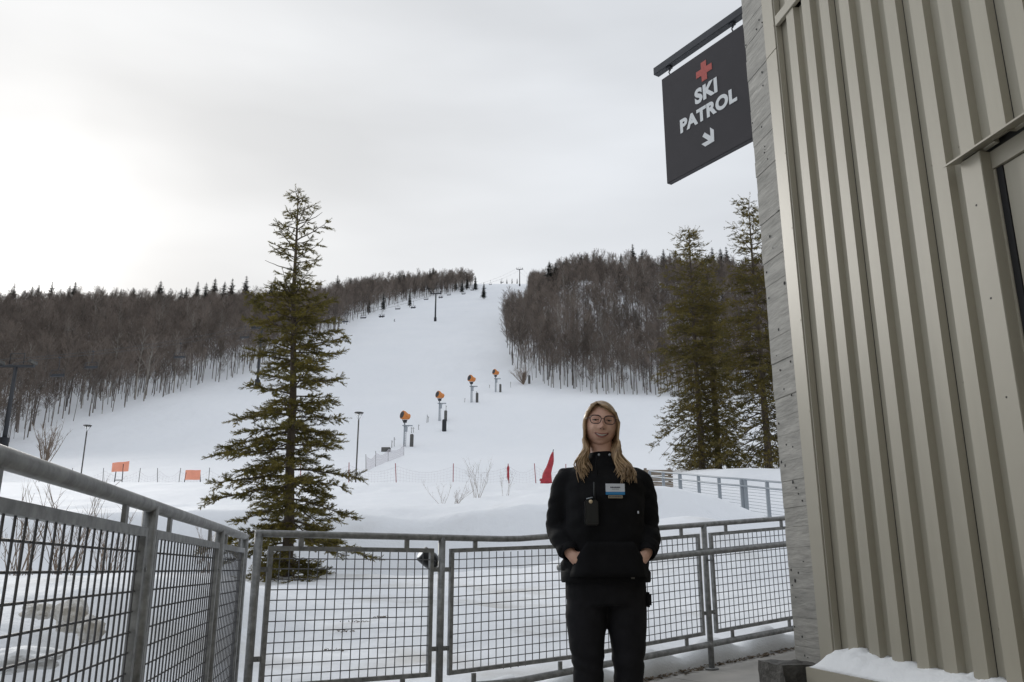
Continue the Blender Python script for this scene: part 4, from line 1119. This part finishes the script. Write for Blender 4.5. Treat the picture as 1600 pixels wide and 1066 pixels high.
def rider(loc, rz, lab, seated=True, seed=0):
    q = random.Random(seed); m = MB()
    def rr(c, rx, ry, n=10): return [(c[0] + rx * math.cos(6.283 * t / n), c[1] + ry * math.sin(6.283 * t / n), c[2]) for t in range(n)]
    if seated:
        m.loft([rr((0, 0, 0), .19, .14), rr((0, 0, .25), .20, .14), rr((0, .02, .48), .23, .13), rr((0, .02, .56), .10, .09), rr((0, 0, .62), .07, .07), rr((0, 0, .70), .12, .13), rr((0, 0, .82), .11, .13), rr((0, 0, .88), .05, .06)])
        for s in (-1, 1):
            m.tube([(s * .10, 0, .05), (s * .11, -.45, .08), (s * .11, -.50, -.40), (s * .11, -.62, -.46)], [.10, .09, .07, .06], 7)
            m.tube([(s * .22, .02, .47), (s * .27, -.08, .22), (s * .16, -.32, .20)], [.07, .06, .05], 6)
            m.box((s * .11 - .06, -1.15, -.52), (s * .11 + .06, .05, -.48))
    else:
        m.loft([rr((0, 0, .75), .18, .14), rr((0, -.08, 1.0), .18, .14), rr((0, -.16, 1.25), .22, .13), rr((0, -.18, 1.33), .08, .08), rr((0, -.2, 1.38), .07, .07), rr((0, -.2, 1.46), .12, .13), rr((0, -.2, 1.58), .10, .12), rr((0, -.2, 1.63), .04, .05)])
        for s in (-1, 1):
            m.tube([(s * .10, 0, .80), (s * .14, -.12, .45), (s * .15, 0, .06)], [.10, .08, .06], 7); m.tube([(s * .22, -.15, 1.22), (s * .33, -.25, 1.0), (s * .3, -.42, .95)], [.07, .06, .05], 6)
            m.box((s * .15 - .05, -.75, .0), (s * .15 + .05, .75, .04)); m.spike((s * .3, -.42, 1.0), (s * .42, .25, .02), .02)
    root = empty('person', loc, rz); root.scale = (1.25,) * 3 if False else (1, 1, 1)
    tag(root, lab, 'person', None if not seated else 'riders on the chairlift'); m.build('body', M_padd, root, True)
names = iter(range(100))
for px, side in ((541, -1), (570, -1), (622, -1), (666, -1), (703, -1), (738, -1), (767, -1)):
    lb = {541: 'empty lift chair just right of the lone spruce', 570: 'empty lift chair lowest on the open run', 622: 'empty lift chair between the two lower ridden chairs', 666: 'empty lift chair just left of the T-shaped tower', 703: 'first empty lift chair right of the T-shaped tower', 738: 'empty chair midway between the towers, left line', 767: 'topmost empty chair of the left line'}[px]
    chair_at(px, side, lb)
for px, people in ((597, 2), (647, 2), (688, 2), (724, 0), (757, 0), (784, 0)):
    lb = {597: 'lowest lift chair carrying two dark riders', 647: 'lift chair with two riders left of the T-shaped tower', 688: 'lift chair with two riders beside the T-shaped tower', 724: 'empty right-line chair above the T-shaped tower', 757: 'second empty right-line chair above the T-shaped tower', 784: 'topmost chair of the right line near the skyline'}[px]
    o, c = chair_at(px, 1, lb)
    for k in range(people):
        off = Vector(((-.55, .55)[k], -.1, -3.37)); off.rotate(Euler((0, 0, o.rotation_euler.z)))
        rider(c + off, o.rotation_euler.z, ('left' if k == 0 else 'right') + ' of two dark-clad riders on the ' + {597: 'lowest ridden chair', 647: 'middle ridden chair', 688: 'ridden chair beside the tower'}[px], True, px + k)
for px in (90, 145, 281, 385):
    chair_at(px, 1 if px in (90, 281) else -1, {90: 'faint lift chair in front of the wood nearest the left tower', 145: 'dark lift chair hanging above the left wood edge', 281: 'lift chair in front of the wood left of the spruce', 385: 'dark blue lift chair hanging right against the spruce'}[px])
g = ground_hit(616, 503, 70); rider(g, R(40), 'lone dark skier coming down the open run below the chairs', False, 4)

# black rounded fixture behind the railing
p = at(668, 872, 5.72); o = empty('black_floodlight', p); tag(o, 'black rounded fixture behind the railing next to the second post', 'floodlight')
m = MB(); Mx = Matrix.Rotation(R(38), 4, 'Y') @ Matrix.Rotation(R(20), 4, 'Z')
m.loft([[Mx @ Vector((x, r * math.cos(t * .3927), r * math.sin(t * .3927))) for t in range(16)] for x, r in ((-.055, .045), (-.05, .052), (.03, .056), (.07, .045), (.085, .02))]); m.build('housing', M_black, o, True)
m = MB(); m.loft([[Mx @ Vector((x, r * math.cos(t * .3927), r * math.sin(t * .3927))) for t in range(16)] for x, r in ((-.053, .044), (-.058, .038))]); m.build('lens', M_steelp, o)
m = MB(); m.tube([(.04, -.02, -.02), (.06, -.1, -.03), (.07, -.16, -.03)], .012, 6); m.build('bracket', M_black, o, True)

# ------------------------------------------------------------------ the woman
M_skin = mat('skin', (.70, .455, .345), .42, col2=(.62, .36, .275), vscale=14, spec=.35)
M_lip = mat('lips', (.42, .17, .15), .4); M_teeth = mat('teeth', (.62, .58, .52), .35); M_mouth = mat('mouth_dark', (.05, .018, .016), .6)
M_hair = mat('hair_blond', (.50, .345, .195), .38, col2=(.15, .095, .052), vscale=60, stretch=(1, 1, .12), spec=.5)
M_brow = mat('brow', (.10, .06, .04), .7); M_frame = mat('glasses_frame', (.045, .02, .02), .3)
M_eyew = mat('eye_white', (.55, .53, .5), .3); M_iris = mat('iris', (.05, .05, .045), .2)
M_jacket = mat('black_jacket', (.0065, .0067, .0080), .85, var=.35, vscale=9, bump=.5, bscale=120, bdist=.003, spec=.2)
M_trouser = mat('charcoal_trousers', (.013, .013, .0155), .85, var=.25, vscale=12, bump=.4, bscale=150, bdist=.002, spec=.2)
M_bwhite = mat('badge_white', (.62, .66, .72), .5); M_bblue = mat('badge_blue', (.03, .22, .47), .5); M_btan = mat('badge_tan', (.45, .38, .27), .6); M_ink = mat('badge_ink', (.04, .05, .08), .6)
M_brass = mat('pale_knob', (.62, .5, .33), .35)
PX, PY = .424, 3.95
person = empty('person', (PX, PY, 0.002), R(3)); tag(person, 'smiling woman in black hooded jacket and glasses, hands in pockets', 'person')
def ring(c, rx, ry, n=20, pw=1.0, tilt=0.0, rot=0.0):
    r = []
    for t in range(n):
        a = 2 * math.pi * t / n; ca, sa = math.cos(a), math.sin(a)
        x = rx * math.copysign(abs(ca) ** pw, ca); y = ry * math.copysign(abs(sa) ** pw, sa)
        r.append(Vector((c[0] + x, c[1] + y, c[2] + tilt * x)))
    return r
def limb(m, pts, rad, n=14, flat=1.0):
    """smooth tapered limb through the joints"""
    P = [Vector(p) for p in pts]; out = []; rr = []
    for i in range(len(P) - 1):
        for k in range(6):
            t = k / 6; p0, p1, p2, p3 = P[max(i - 1, 0)], P[i], P[i + 1], P[min(i + 2, len(P) - 1)]
            out.append(.5 * ((2 * p1) + (p2 - p0) * t + (2 * p0 - 5 * p1 + 4 * p2 - p3) * t * t + (3 * p1 - p0 - 3 * p2 + p3) * t ** 3)); rr.append(rad[i] * (1 - t) + rad[i + 1] * t)
    out.append(P[-1]); rr.append(rad[-1]); m.tube(out, rr, n)
HC = Vector((-.006, -.012, 1.553))           # centre of the head
# --- body: neck, chest, arms, hands, legs in one surface, head joined to it
bd = MB()
bd.loft([ring((0, .01, .80), .15, .10), ring((0, .01, .95), .15, .10), ring((0, .0, 1.10), .14, .095), ring((0, 0, 1.25), .155, .10), ring((0, .01, 1.35), .15, .08), ring((0, .012, 1.39), .075, .065), ring((-.002, .008, 1.42), .053, .055), ring((-.004, .0, 1.47), .051, .053), ring((-.005, -.004, 1.52), .052, .06)])
ARM = {}
for s in (-1, 1):
    sh, el, wr = Vector((s * .160, .01, 1.315)), Vector((s * .202, .045, 1.085)), Vector((s * .172, -.098, .968))
    ARM[s] = (sh, el, wr)
    limb(bd, [sh, el, wr], [.045, .038, .026])
    limb(bd, [(s * .085, .0, .86), (s * .092, -.01, .48), (s * .09, .015, .08)], [.085, .056, .04])
    # palm and five fingers slipping into the pocket
    hd = Vector((-s * .060, -.012, -.056)).normalized(); palm_end = wr + hd * .070
    limb(bd, [wr, wr + hd * .035, palm_end], [.023, .030, .026])
    nrm2 = Vector((s * .3, -1, 0)).normalized(); across = hd.cross(nrm2).normalized()
    for k, ln in enumerate((.062, .072, .078, .070)):
        o = palm_end + across * (k - 1.5) * .019
        limb(bd, [o, o + hd * ln * .5 - nrm2 * .004, o + hd * ln - nrm2 * .018], [.0098, .009, .007], 8)
    tb_ = wr + hd * .03 + across * .03 * (1 if across.z > 0 else -1)
    limb(bd, [tb_, tb_ + hd * .03 + across * .012 * (1 if across.z > 0 else -1), tb_ + hd * .062], [.0125, .0105, .008], 8)
body_me = bake_remesh(bd, 'body', [M_skin], .009, 3)
# --- head
NU, NV = 96, 72; hv = []; hf = []
def head_point(n):
    x, y, z = n
    px, py, pz = x * .077, y * .094, z * .112
    if z < 0:                                   # jaw
        k = -z; pz *= 1 - .06 * k; px *= 1 - .24 * k ** 1.8; 
        if y > 0: py *= 1 - .30 * k
        else: py *= 1 - .06 * k
    if y < 0: py *= .955 + .02 * abs(x)
    if y < 0:
        g = lambda cx, cz, sx, sz: math.exp(-((px - cx) / sx) ** 2 - ((pz - cz) / sz) ** 2)
        py -= .027 * g(0, -.019, .0115, .011) + .013 * g(0, .002, .0070, .020)          # nose
        py -= .0065 * (g(.012, -.024, .0065, .007) + g(-.012, -.024, .0065, .007)); py += .006 * g(0, -.035, .016, .005)          # nostrils
        py += .0105 * (g(.031, .014, .016, .010) + g(-.031, .014, .016, .010))           # sockets
        py -= .0055 * (g(.03, .031, .022, .007) + g(-.03, .031, .022, .007))                # brow
        py -= .0085 * (g(.040, -.024, .017, .015) + g(-.040, -.024, .017, .015)); py += .004 * (g(.036, -.050, .006, .014) + g(-.036, -.050, .006, .014))         # cheeks lifted by the smile
        py -= .004 * g(0, -.058, .03, .012); py -= .006 * g(0, -.092, .02, .012)         # mouth, chin
        py += .003 * g(0, -.077, .018, .006)
    return Vector((px, py, pz))
for i in range(NV + 1):
    th = math.pi * i / NV
    for j in range(NU):
        ph = 2 * math.pi * j / NU; hv.append(head_point((math.sin(th) * math.cos(ph), math.sin(th) * math.sin(ph), math.cos(th))))
for i in range(NV):
    for j in range(NU):
        j2 = (j + 1) % NU; hf.append((i * NU + j, (i + 1) * NU + j, (i + 1) * NU + j2, i * NU + j2))
HR = Euler((R(1), R(4), R(-4))).to_matrix()
hw = [HR @ p + HC for p in hv]
bm_ = bmesh.new(); bm_.from_mesh(body_me)
hb = MB(); hb.add(hw, hf); 
for s in (-1, 1): hb.ellipsoid(HR @ Vector((s * .074, .008, -.004)) + HC, (.011, .019, .031), 12, 10)
hm = hb.mesh('head', M_skin, True); bm_.from_mesh(hm); bm_.to_mesh(body_me); bm_.free()
body_me.polygons.foreach_set('use_smooth', [True] * len(body_me.polygons))
body = link('body', body_me, person)
bvh = BVHTree.FromPolygons(hv, hf)
def face_pt(x, z, off=0.0):
    h = bvh.ray_cast(Vector((x, -1, z)), Vector((0, 1, 0))); p = h[0] if h[0] else Vector((x, -.05, z))
    return HR @ (p + Vector((0, -off, 0))) + HC
def face_strip(name, top, bot, material, off, parent=person, thick=.0):
    m = MB(); k = len(top); vs = [face_pt(x, z, off) for x, z in top] + [face_pt(x, z, off) for x, z in bot]
    m.add(vs, [(i, i + 1, k + i + 1, k + i) for i in range(k - 1)])
    ob = m.build(name, material, parent, True); sd2 = ob.modifiers.new('t', 'SOLIDIFY'); sd2.thickness = .0012; return ob
U = [i / 12 for i in range(13)]
mw = .0300
cv = lambda u: .009 * (2 * u - 1) ** 2             # corners of the smile turn up
env = lambda u: max(0, 1 - (2 * u - 1) ** 2) ** .6
XM = [mw * (2 * u - 1) for u in U]
face_strip('mouth', [(x * 1.12, -.0545 + cv(u) * 1.15 + .0042 * env(u)) for x, u in zip(XM, U)], [(x * 1.12, -.0545 + cv(u) * 1.15 - .0062 * env(u)) for x, u in zip(XM, U)], M_mouth, .0004)
face_strip('teeth', [(x, -.0545 + cv(u) + .0035 * env(u)) for x, u in zip([k * .86 for k in XM], U)], [(x * .86, -.0545 + cv(u) - .0040 * env(u)) for x, u in zip(XM, U)], M_teeth, .0008)
face_strip('lip', [(x * 1.06, -.0515 + cv(u) + .0035 * env(u) + .001) for x, u in zip(XM, U)], [(x * 1.03, -.0525 + cv(u) + .0008 * env(u)) for x, u in zip(XM, U)], M_lip, .0022)
face_strip('lip', [(x * 1.03, -.0560 + cv(u) - .0036 * env(u)) for x, u in zip(XM, U)], [(x * 1.04, -.0565 + cv(u) - .0092 * env(u)) for x, u in zip(XM, U)], M_lip, .0022)
for s in (-1, 1):
    face_strip('eyebrow', [(s * (.013 + .038 * u), .0325 + .006 * math.sin(u * 2.4)) for u in U], [(s * (.013 + .038 * u), .0325 + .006 * math.sin(u * 2.4) - .0045 * (1 - .6 * u)) for u in U], M_brow, .0012)
    m = MB(); e = face_pt(s * .0315, .0135, -.0078); m.ellipsoid(e, (.0115, .0105, .0105), 16, 12); eye = m.build('eye', M_eyew, person, True)
    m = MB(); m.ellipsoid(e + Vector((0, -.0078, 0)), (.0052, .0035, .0052), 12, 8); m.build('iris', M_iris, eye, True)
    for (dz, o1, nm) in ((.0055, .0010, 'eyelid'), (-.0052, .0010, 'eyelid')):
        sg = 1 if dz > 0 else -1
        face_strip(nm, [(s * .0315 + .0135 * (2 * u - 1), .0135 + sg * (.0062 + .004 * env(u))) for u in U], [(s * .0315 + .0135 * (2 * u - 1), .0135 + sg * (.0004 + (.0024 if sg > 0 else .0024) * env(u))) for u in U], M_skin, .0042)
    face_strip('eyelash', [(s * .0315 + .014 * (2 * u - 1), .0135 + .0014 + .0036 * env(u)) for u in U], [(s * .0315 + .014 * (2 * u - 1), .0135 - .0004 + .0020 * env(u)) for u in U], M_brow, .0052)
for s in (-1, 1):
    face_strip('nostril', [(s * (.004 + .007 * u), -.0285 + .0015 * env(u)) for u in U], [(s * (.004 + .007 * u), -.0285 - .0015 * env(u)) for u in U], M_mouth, .0006)
# --- glasses
gl = MB()
def lens_outline(s, k=1.0):
    pts = []
    for t in range(28):
        a = 2 * math.pi * t / 28; ca, sa = math.cos(a), math.sin(a)
        x = .0255 * math.copysign(abs(ca) ** .7, ca) * k; z = .0195 * math.copysign(abs(sa) ** .75, sa) * k
        if z < 0: x *= .92
        pts.append(HR @ Vector((s * .0325 + x * 1.0, -.108 + .35 * abs(s * .0325 + x) ** 1.6, .0120 + z)) + HC)
    return pts
for s in (-1, 1):
    o = lens_outline(s); gl.tube(o + [o[0], o[1]], [.0021 + .0010 * max(0, math.sin(2 * math.pi * t / 28)) for t in range(30)], 6, False)
    gl.tube([HR @ Vector((s * .058, -.103, .020)) + HC, HR @ Vector((s * .074, -.085, .018)) + HC, HR @ Vector((s * .079, .0, .012)) + HC], .0017, 6)
gl.tube([HR @ Vector((x, -.110 - .004 * (1 - abs(x) / .008), .016)) + HC for x in (-.008, -.004, 0, .004, .008)], .0017, 6)
fr_ = gl.build('glasses', M_frame, person, True)
# --- hair: a cap that follows the skull and long wavy locks
cap = MB(); rings = []
PARTX = -.026
for i in range(26):
    th = math.pi * .66 * i / 25
    r = []
    for j in range(48):
        ph = 2 * math.pi * j / 48; n = Vector((math.sin(th) * math.cos(ph), math.sin(th) * math.sin(ph), math.cos(th)))
        p = head_point(n); p = Vector((p.x * 1.11, p.y * 1.08 + .006, p.z * 1.06 + .002))
        # hairline: pull the front back inside the skull
        front = max(0, -n.y); 
        lim = .080 - .020 * abs(p.x - PARTX) / .05
        if p.y < 0 and p.z < lim and abs(p.x) < .070: p = Vector((p.x * .85, p.y * .70, p.z))
        r.append(HR @ p + HC)
    rings.append(r)
cap.loft(rings, cap=False); cap.build('hair_cap', M_hair, person, True)
hr_ = MB(); q = random.Random(8)
def lock(side, k, n):
    f = k / (n - 1)                        # 0 front of the parting, 1 back of the crown
    y0 = -.078 + .16 * f; z0 = .090 + .016 * math.sin(min(1, f * 2.2) * 1.57) - .30 * max(0, y0) ** 1.3
    j = lambda a: q.uniform(-a, a)
    front = 1 - f; b = f ** 1.6
    tx = .078 * (1 - b) + .035 * b
    pts = [Vector((PARTX + side * .001, y0 * .95, z0 + .005)),
           Vector((PARTX * .5 + side * (.034 if side < 0 else .030), y0 * 1.02 - .006 * front, .090 - .012 * front + .012 * math.sin(f * 3.14) + j(.003))),
           Vector((side * (.064 * (1 - b) + .04 * b), -.066 * front + .085 * f, .058 - .006 * front + j(.004))),
           Vector((side * (tx + .003), -.056 * front + .098 * f, .008 + j(.006))),
           Vector((side * tx, -.050 * front + .098 * f, -.062 + j(.006)))]
    w = q.uniform(.009, .021); ph = 2.2 * f + side + q.uniform(-.6, .6); L_ = q.uniform(.150, .220)
    out = q.uniform(.005, .085) if side > 0 else q.uniform(-.012, .034)
    inn = q.uniform(-.012, .004)
    for i in range(1, 11):
        t = i / 10
        yb = (-.050 * front + .098 * f) * (1 - t) + (-.125 + .06 * f if f < .6 else .07) * t
        if f >= .6: yb = max(yb, .055)
        pts.append(Vector((side * (tx + inn * math.sin(t * 3) + out * t ** 1.3) + w * math.sin(ph + t * 8) * (.25 + t), yb + w * .7 * math.cos(ph + t * 8) * t, -.062 - L_ * t)))
    pts = [HR @ p + HC for p in pts]
    rr = [.003, .0052, .0062, .0062, .006] + [.0058 * (1 - (i / 10) ** 3 * .82) for i in range(1, 11)]
    hr_.tube(pts, [r * q.uniform(.7, 1.15) for r in rr], 5)
for side, n in ((-1, 150), (1, 190)):
    for k in range(n): lock(side, k, n)
hm = hr_.mesh('hair', M_hair, True)
link('hair', hm, person)
# --- jacket
jk = MB()
jk.loft([ring((0, .005, .845), .196, .135, 24, .85), ring((0, .005, .87), .198, .140, 24, .85), ring((0, 0, .93), .196, .142, 24, .9), ring((0, -.004, 1.02), .186, .142, 24, .9), ring((0, -.008, 1.12), .180, .142, 24, .9), ring((0, -.008, 1.22), .186, .142, 24, .9), ring((0, 0, 1.30), .188, .122, 24, .9), ring((0, .012, 1.35), .160, .098, 24, .95), ring((0, .018, 1.385), .105, .085, 24), ring((0, .018, 1.41), .072, .075, 24), ring((0, .02, 1.43), .066, .07, 24)])
for s in (-1, 1):
    sh, el, wr = ARM[s]
    limb(jk, [sh + Vector((-s * .035, 0, -.005)), sh + Vector((s * .008, .0, -.02)), sh.lerp(el, .5) + Vector((s * .016, 0, 0)), el + Vector((s * .006, 0, 0)), el.lerp(wr, .55) + Vector((s * .010, 0, 0)), wr + Vector((s * .006, .008, .012))], [.052, .060, .059, .056, .053, .040], 16)
# hood lying on the shoulders
hd_ = [Vector((.098 * math.cos(a), .030 + .085 * math.sin(a), 1.383 + .018 * math.sin(a))) for a in [R(x) for x in range(-28, 209, 12)]]
limb(jk, hd_[::3] , [.012, .022, .034, .040, .034, .022, .012], 12)
jm_ = bake_remesh(jk, 'jacket', [M_jacket], .0085, 4)
# folds
import numpy as _np
n_ = len(jm_.vertices); co = _np.empty(n_ * 3); jm_.vertices.foreach_get('co', co); no = _np.empty(n_ * 3); jm_.vertices.foreach_get('normal', no); co = co.reshape(-1, 3); no = no.reshape(-1, 3)
arm = sst(_np.abs(co[:, 0]), .165, .2); d = .010 * (vnoise(co[:, 0] * 14 + 5, co[:, 2] * 26 + co[:, 1] * 10) - .5) + arm * .013 * (vnoise(co[:, 0] * 10, co[:, 2] * 42 + co[:, 1] * 22 + co[:, 0] * 20) - .5)
co += no * d[:, None]; jm_.vertices.foreach_set('co', co.ravel()); jm_.update()
jk_o = link('jacket', jm_, person)
# kangaroo pocket with slanted openings
m = MB(); vs = []
def jfront(x, z): return -.142 * max(.0, 1 - (abs(x) / .197) ** 2.2) ** (1 / 2.2) - .010
nxp, nzp = 15, 8
for iz in range(nzp):
    fz = iz / (nzp - 1); z = .866 + .150 * fz; hw_ = .176 - .072 * fz ** 1.5
    for ix in range(nxp):
        x = hw_ * (2 * ix / (nxp - 1) - 1); vs.append((x, jfront(x, z) - .008 - .020 * math.exp(-((abs(x) - .125) / .05) ** 2) * (1 - .6 * fz), z))
m.add(vs, [(iz * nxp + ix, iz * nxp + ix + 1, (iz + 1) * nxp + ix + 1, (iz + 1) * nxp + ix) for iz in range(nzp - 1) for ix in range(nxp - 1)])
pk = m.build('pocket', M_jacket, jk_o, True); md = pk.modifiers.new('t', 'SOLIDIFY'); md.thickness = .006
# hem band, cuffs
m = MB(); m.loft([ring((0, .005, .842), .199, .140, 28, .85), ring((0, .005, .85), .203, .144, 28, .85), ring((0, .005, .885), .204, .146, 28, .85), ring((0, .005, .893), .199, .141, 28, .85)], cap=False); m.build('hem', M_jacket, jk_o, True)
for s in (-1, 1):
    sh, el, wr = ARM[s]; dd = (wr - el).normalized(); m = MB(); m.tube([wr - dd * .035, wr - dd * .03, wr + dd * .004, wr + dd * .008], [.038, .042, .040, .035], 16, False); m.build('cuff', M_jacket, jk_o, True)
# zip line, drawstrings, badge, radio, hem label
m = MB(); m.tube([(x, jfront(x, 1.3) + .028, z) for x, z in ((-.045, 1.40), (-.05, 1.36), (-.042, 1.31))], .003, 6); m.build('drawstring', M_jacket, jk_o, True)
for x in (-.028, .022):
    m = MB(); m.ellipsoid((x, -.075, 1.408), (.006, .004, .006), 8, 6); m.build('eyelet', M_steelp, jk_o)
def plate(name, x0, x1, z0, z1, y, material, parent, th=.003):
    m = MB(); m.bbox((x0, y - th, z0), (x1, y, z1), .0008); return m.build(name, material, parent)
bx = .028; yb = -.158
bg_ = empty('name_badge'); bg_.parent = jk_o
bw = plate('badge_card', bx - .043, bx + .043, 1.232, 1.268, yb, M_bwhite, jk_o)
plate('badge_stripe', bx - .043, bx + .043, 1.219, 1.2318, yb, M_bblue, jk_o)
bpy.data.objects.remove(bg_)
q = random.Random(2); x = bx - .022
while x < bx + .022:
    w = q.uniform(.003, .0055); plate('lettering', x, x + w, 1.249, 1.2545, yb - .003, M_ink, bw, .0006); x += w + .0012
x = bx - .014
while x < bx + .014:
    w = q.uniform(.002, .005); plate('lettering', x, x + w, 1.2425, 1.2445, yb - .003, M_ink, bw, .0006); x += w + .001
tg = plate('name_tape', bx - .032, bx + .032, 1.204, 1.2165, yb + .001, M_btan, jk_o)
x = bx - .029
while x < bx + .028:
    w = q.uniform(.003, .006); plate('lettering', x, x + w * .6, 1.2065, 1.2145, yb - .002, M_ink, tg, .0006); x += w
rx = -.082
m = MB(); m.bbox((rx - .030, -.178, 1.085), (rx + .030, -.145, 1.195), .006); rd = m.build('radio', M_black, jk_o)
m = MB(); m.tube([(rx + .016, -.16, 1.19), (rx + .016, -.158, 1.275)], [.006, .004], 8); m.build('antenna', M_black, rd, True)
m = MB(); m.ellipsoid((rx - .004, -.180, 1.187), (.0085, .004, .0085), 12, 8); m.build('knob', M_brass, rd, True)
m = MB(); m.tube([(rx - .02, -.16, 1.20), (rx + .008, -.163, 1.207)], .003, 6); m.build('clip', M_steelp, rd, True)
plate('hem_label', .088, .104, .858, .874, -.142, M_pad, jk_o)
m = MB(); m.ellipsoid((.135, -.122, 1.145), (.004, .003, .007), 8, 6); m.build('zip_pull', M_bwhite, jk_o)
# --- trousers and boots
tz = MB()
tz.loft([ring((0, .01, .93), .165, .115, 22), ring((0, .01, .86), .182, .128, 22), ring((0, .012, .80), .186, .130, 22), ring((0, .012, .745), .178, .118, 22)])
for s in (-1, 1):
    limb(tz, [(s * .085, .012, .80), (s * .092, .008, .70), (s * .090, .0, .56), (s * .086, -.004, .47), (s * .087, .008, .34), (s * .09, .015, .12), (s * .09, .012, .07)], [.090, .093, .078, .068, .064, .058, .064], 18)
tm_ = bake_remesh(tz, 'trousers', [M_trouser], .009, 3)
n_ = len(tm_.vertices); co = _np.empty(n_ * 3); tm_.vertices.foreach_get('co', co); no = _np.empty(n_ * 3); tm_.vertices.foreach_get('normal', no); co = co.reshape(-1, 3); no = no.reshape(-1, 3)
kn = _np.exp(-((co[:, 2] - .47) / .10) ** 2); d = .006 * (vnoise(co[:, 0] * 16, co[:, 2] * 20) - .5) + kn * .014 * (vnoise(co[:, 0] * 8, co[:, 2] * 38 + co[:, 0] * 15) - .5)
co += no * d[:, None]; tm_.vertices.foreach_set('co', co.ravel()); tm_.update()
tr_o = link('trousers', tm_, person)
m = MB(); m.bbox((.178, -.03, .735), (.20, .06, .80), .008); m.build('side_pocket', M_trouser, tr_o)
for s in (-1, 1):
    m = MB(); m.loft([ring((s * .095, -.05, .0), .048, .135, 18), ring((s * .095, -.05, .03), .050, .135, 18), ring((s * .094, -.04, .065), .046, .115, 18), ring((s * .092, .0, .10), .044, .065, 18), ring((s * .09, .012, .17), .048, .055, 18)]); m.build('boot', M_black, person, True)
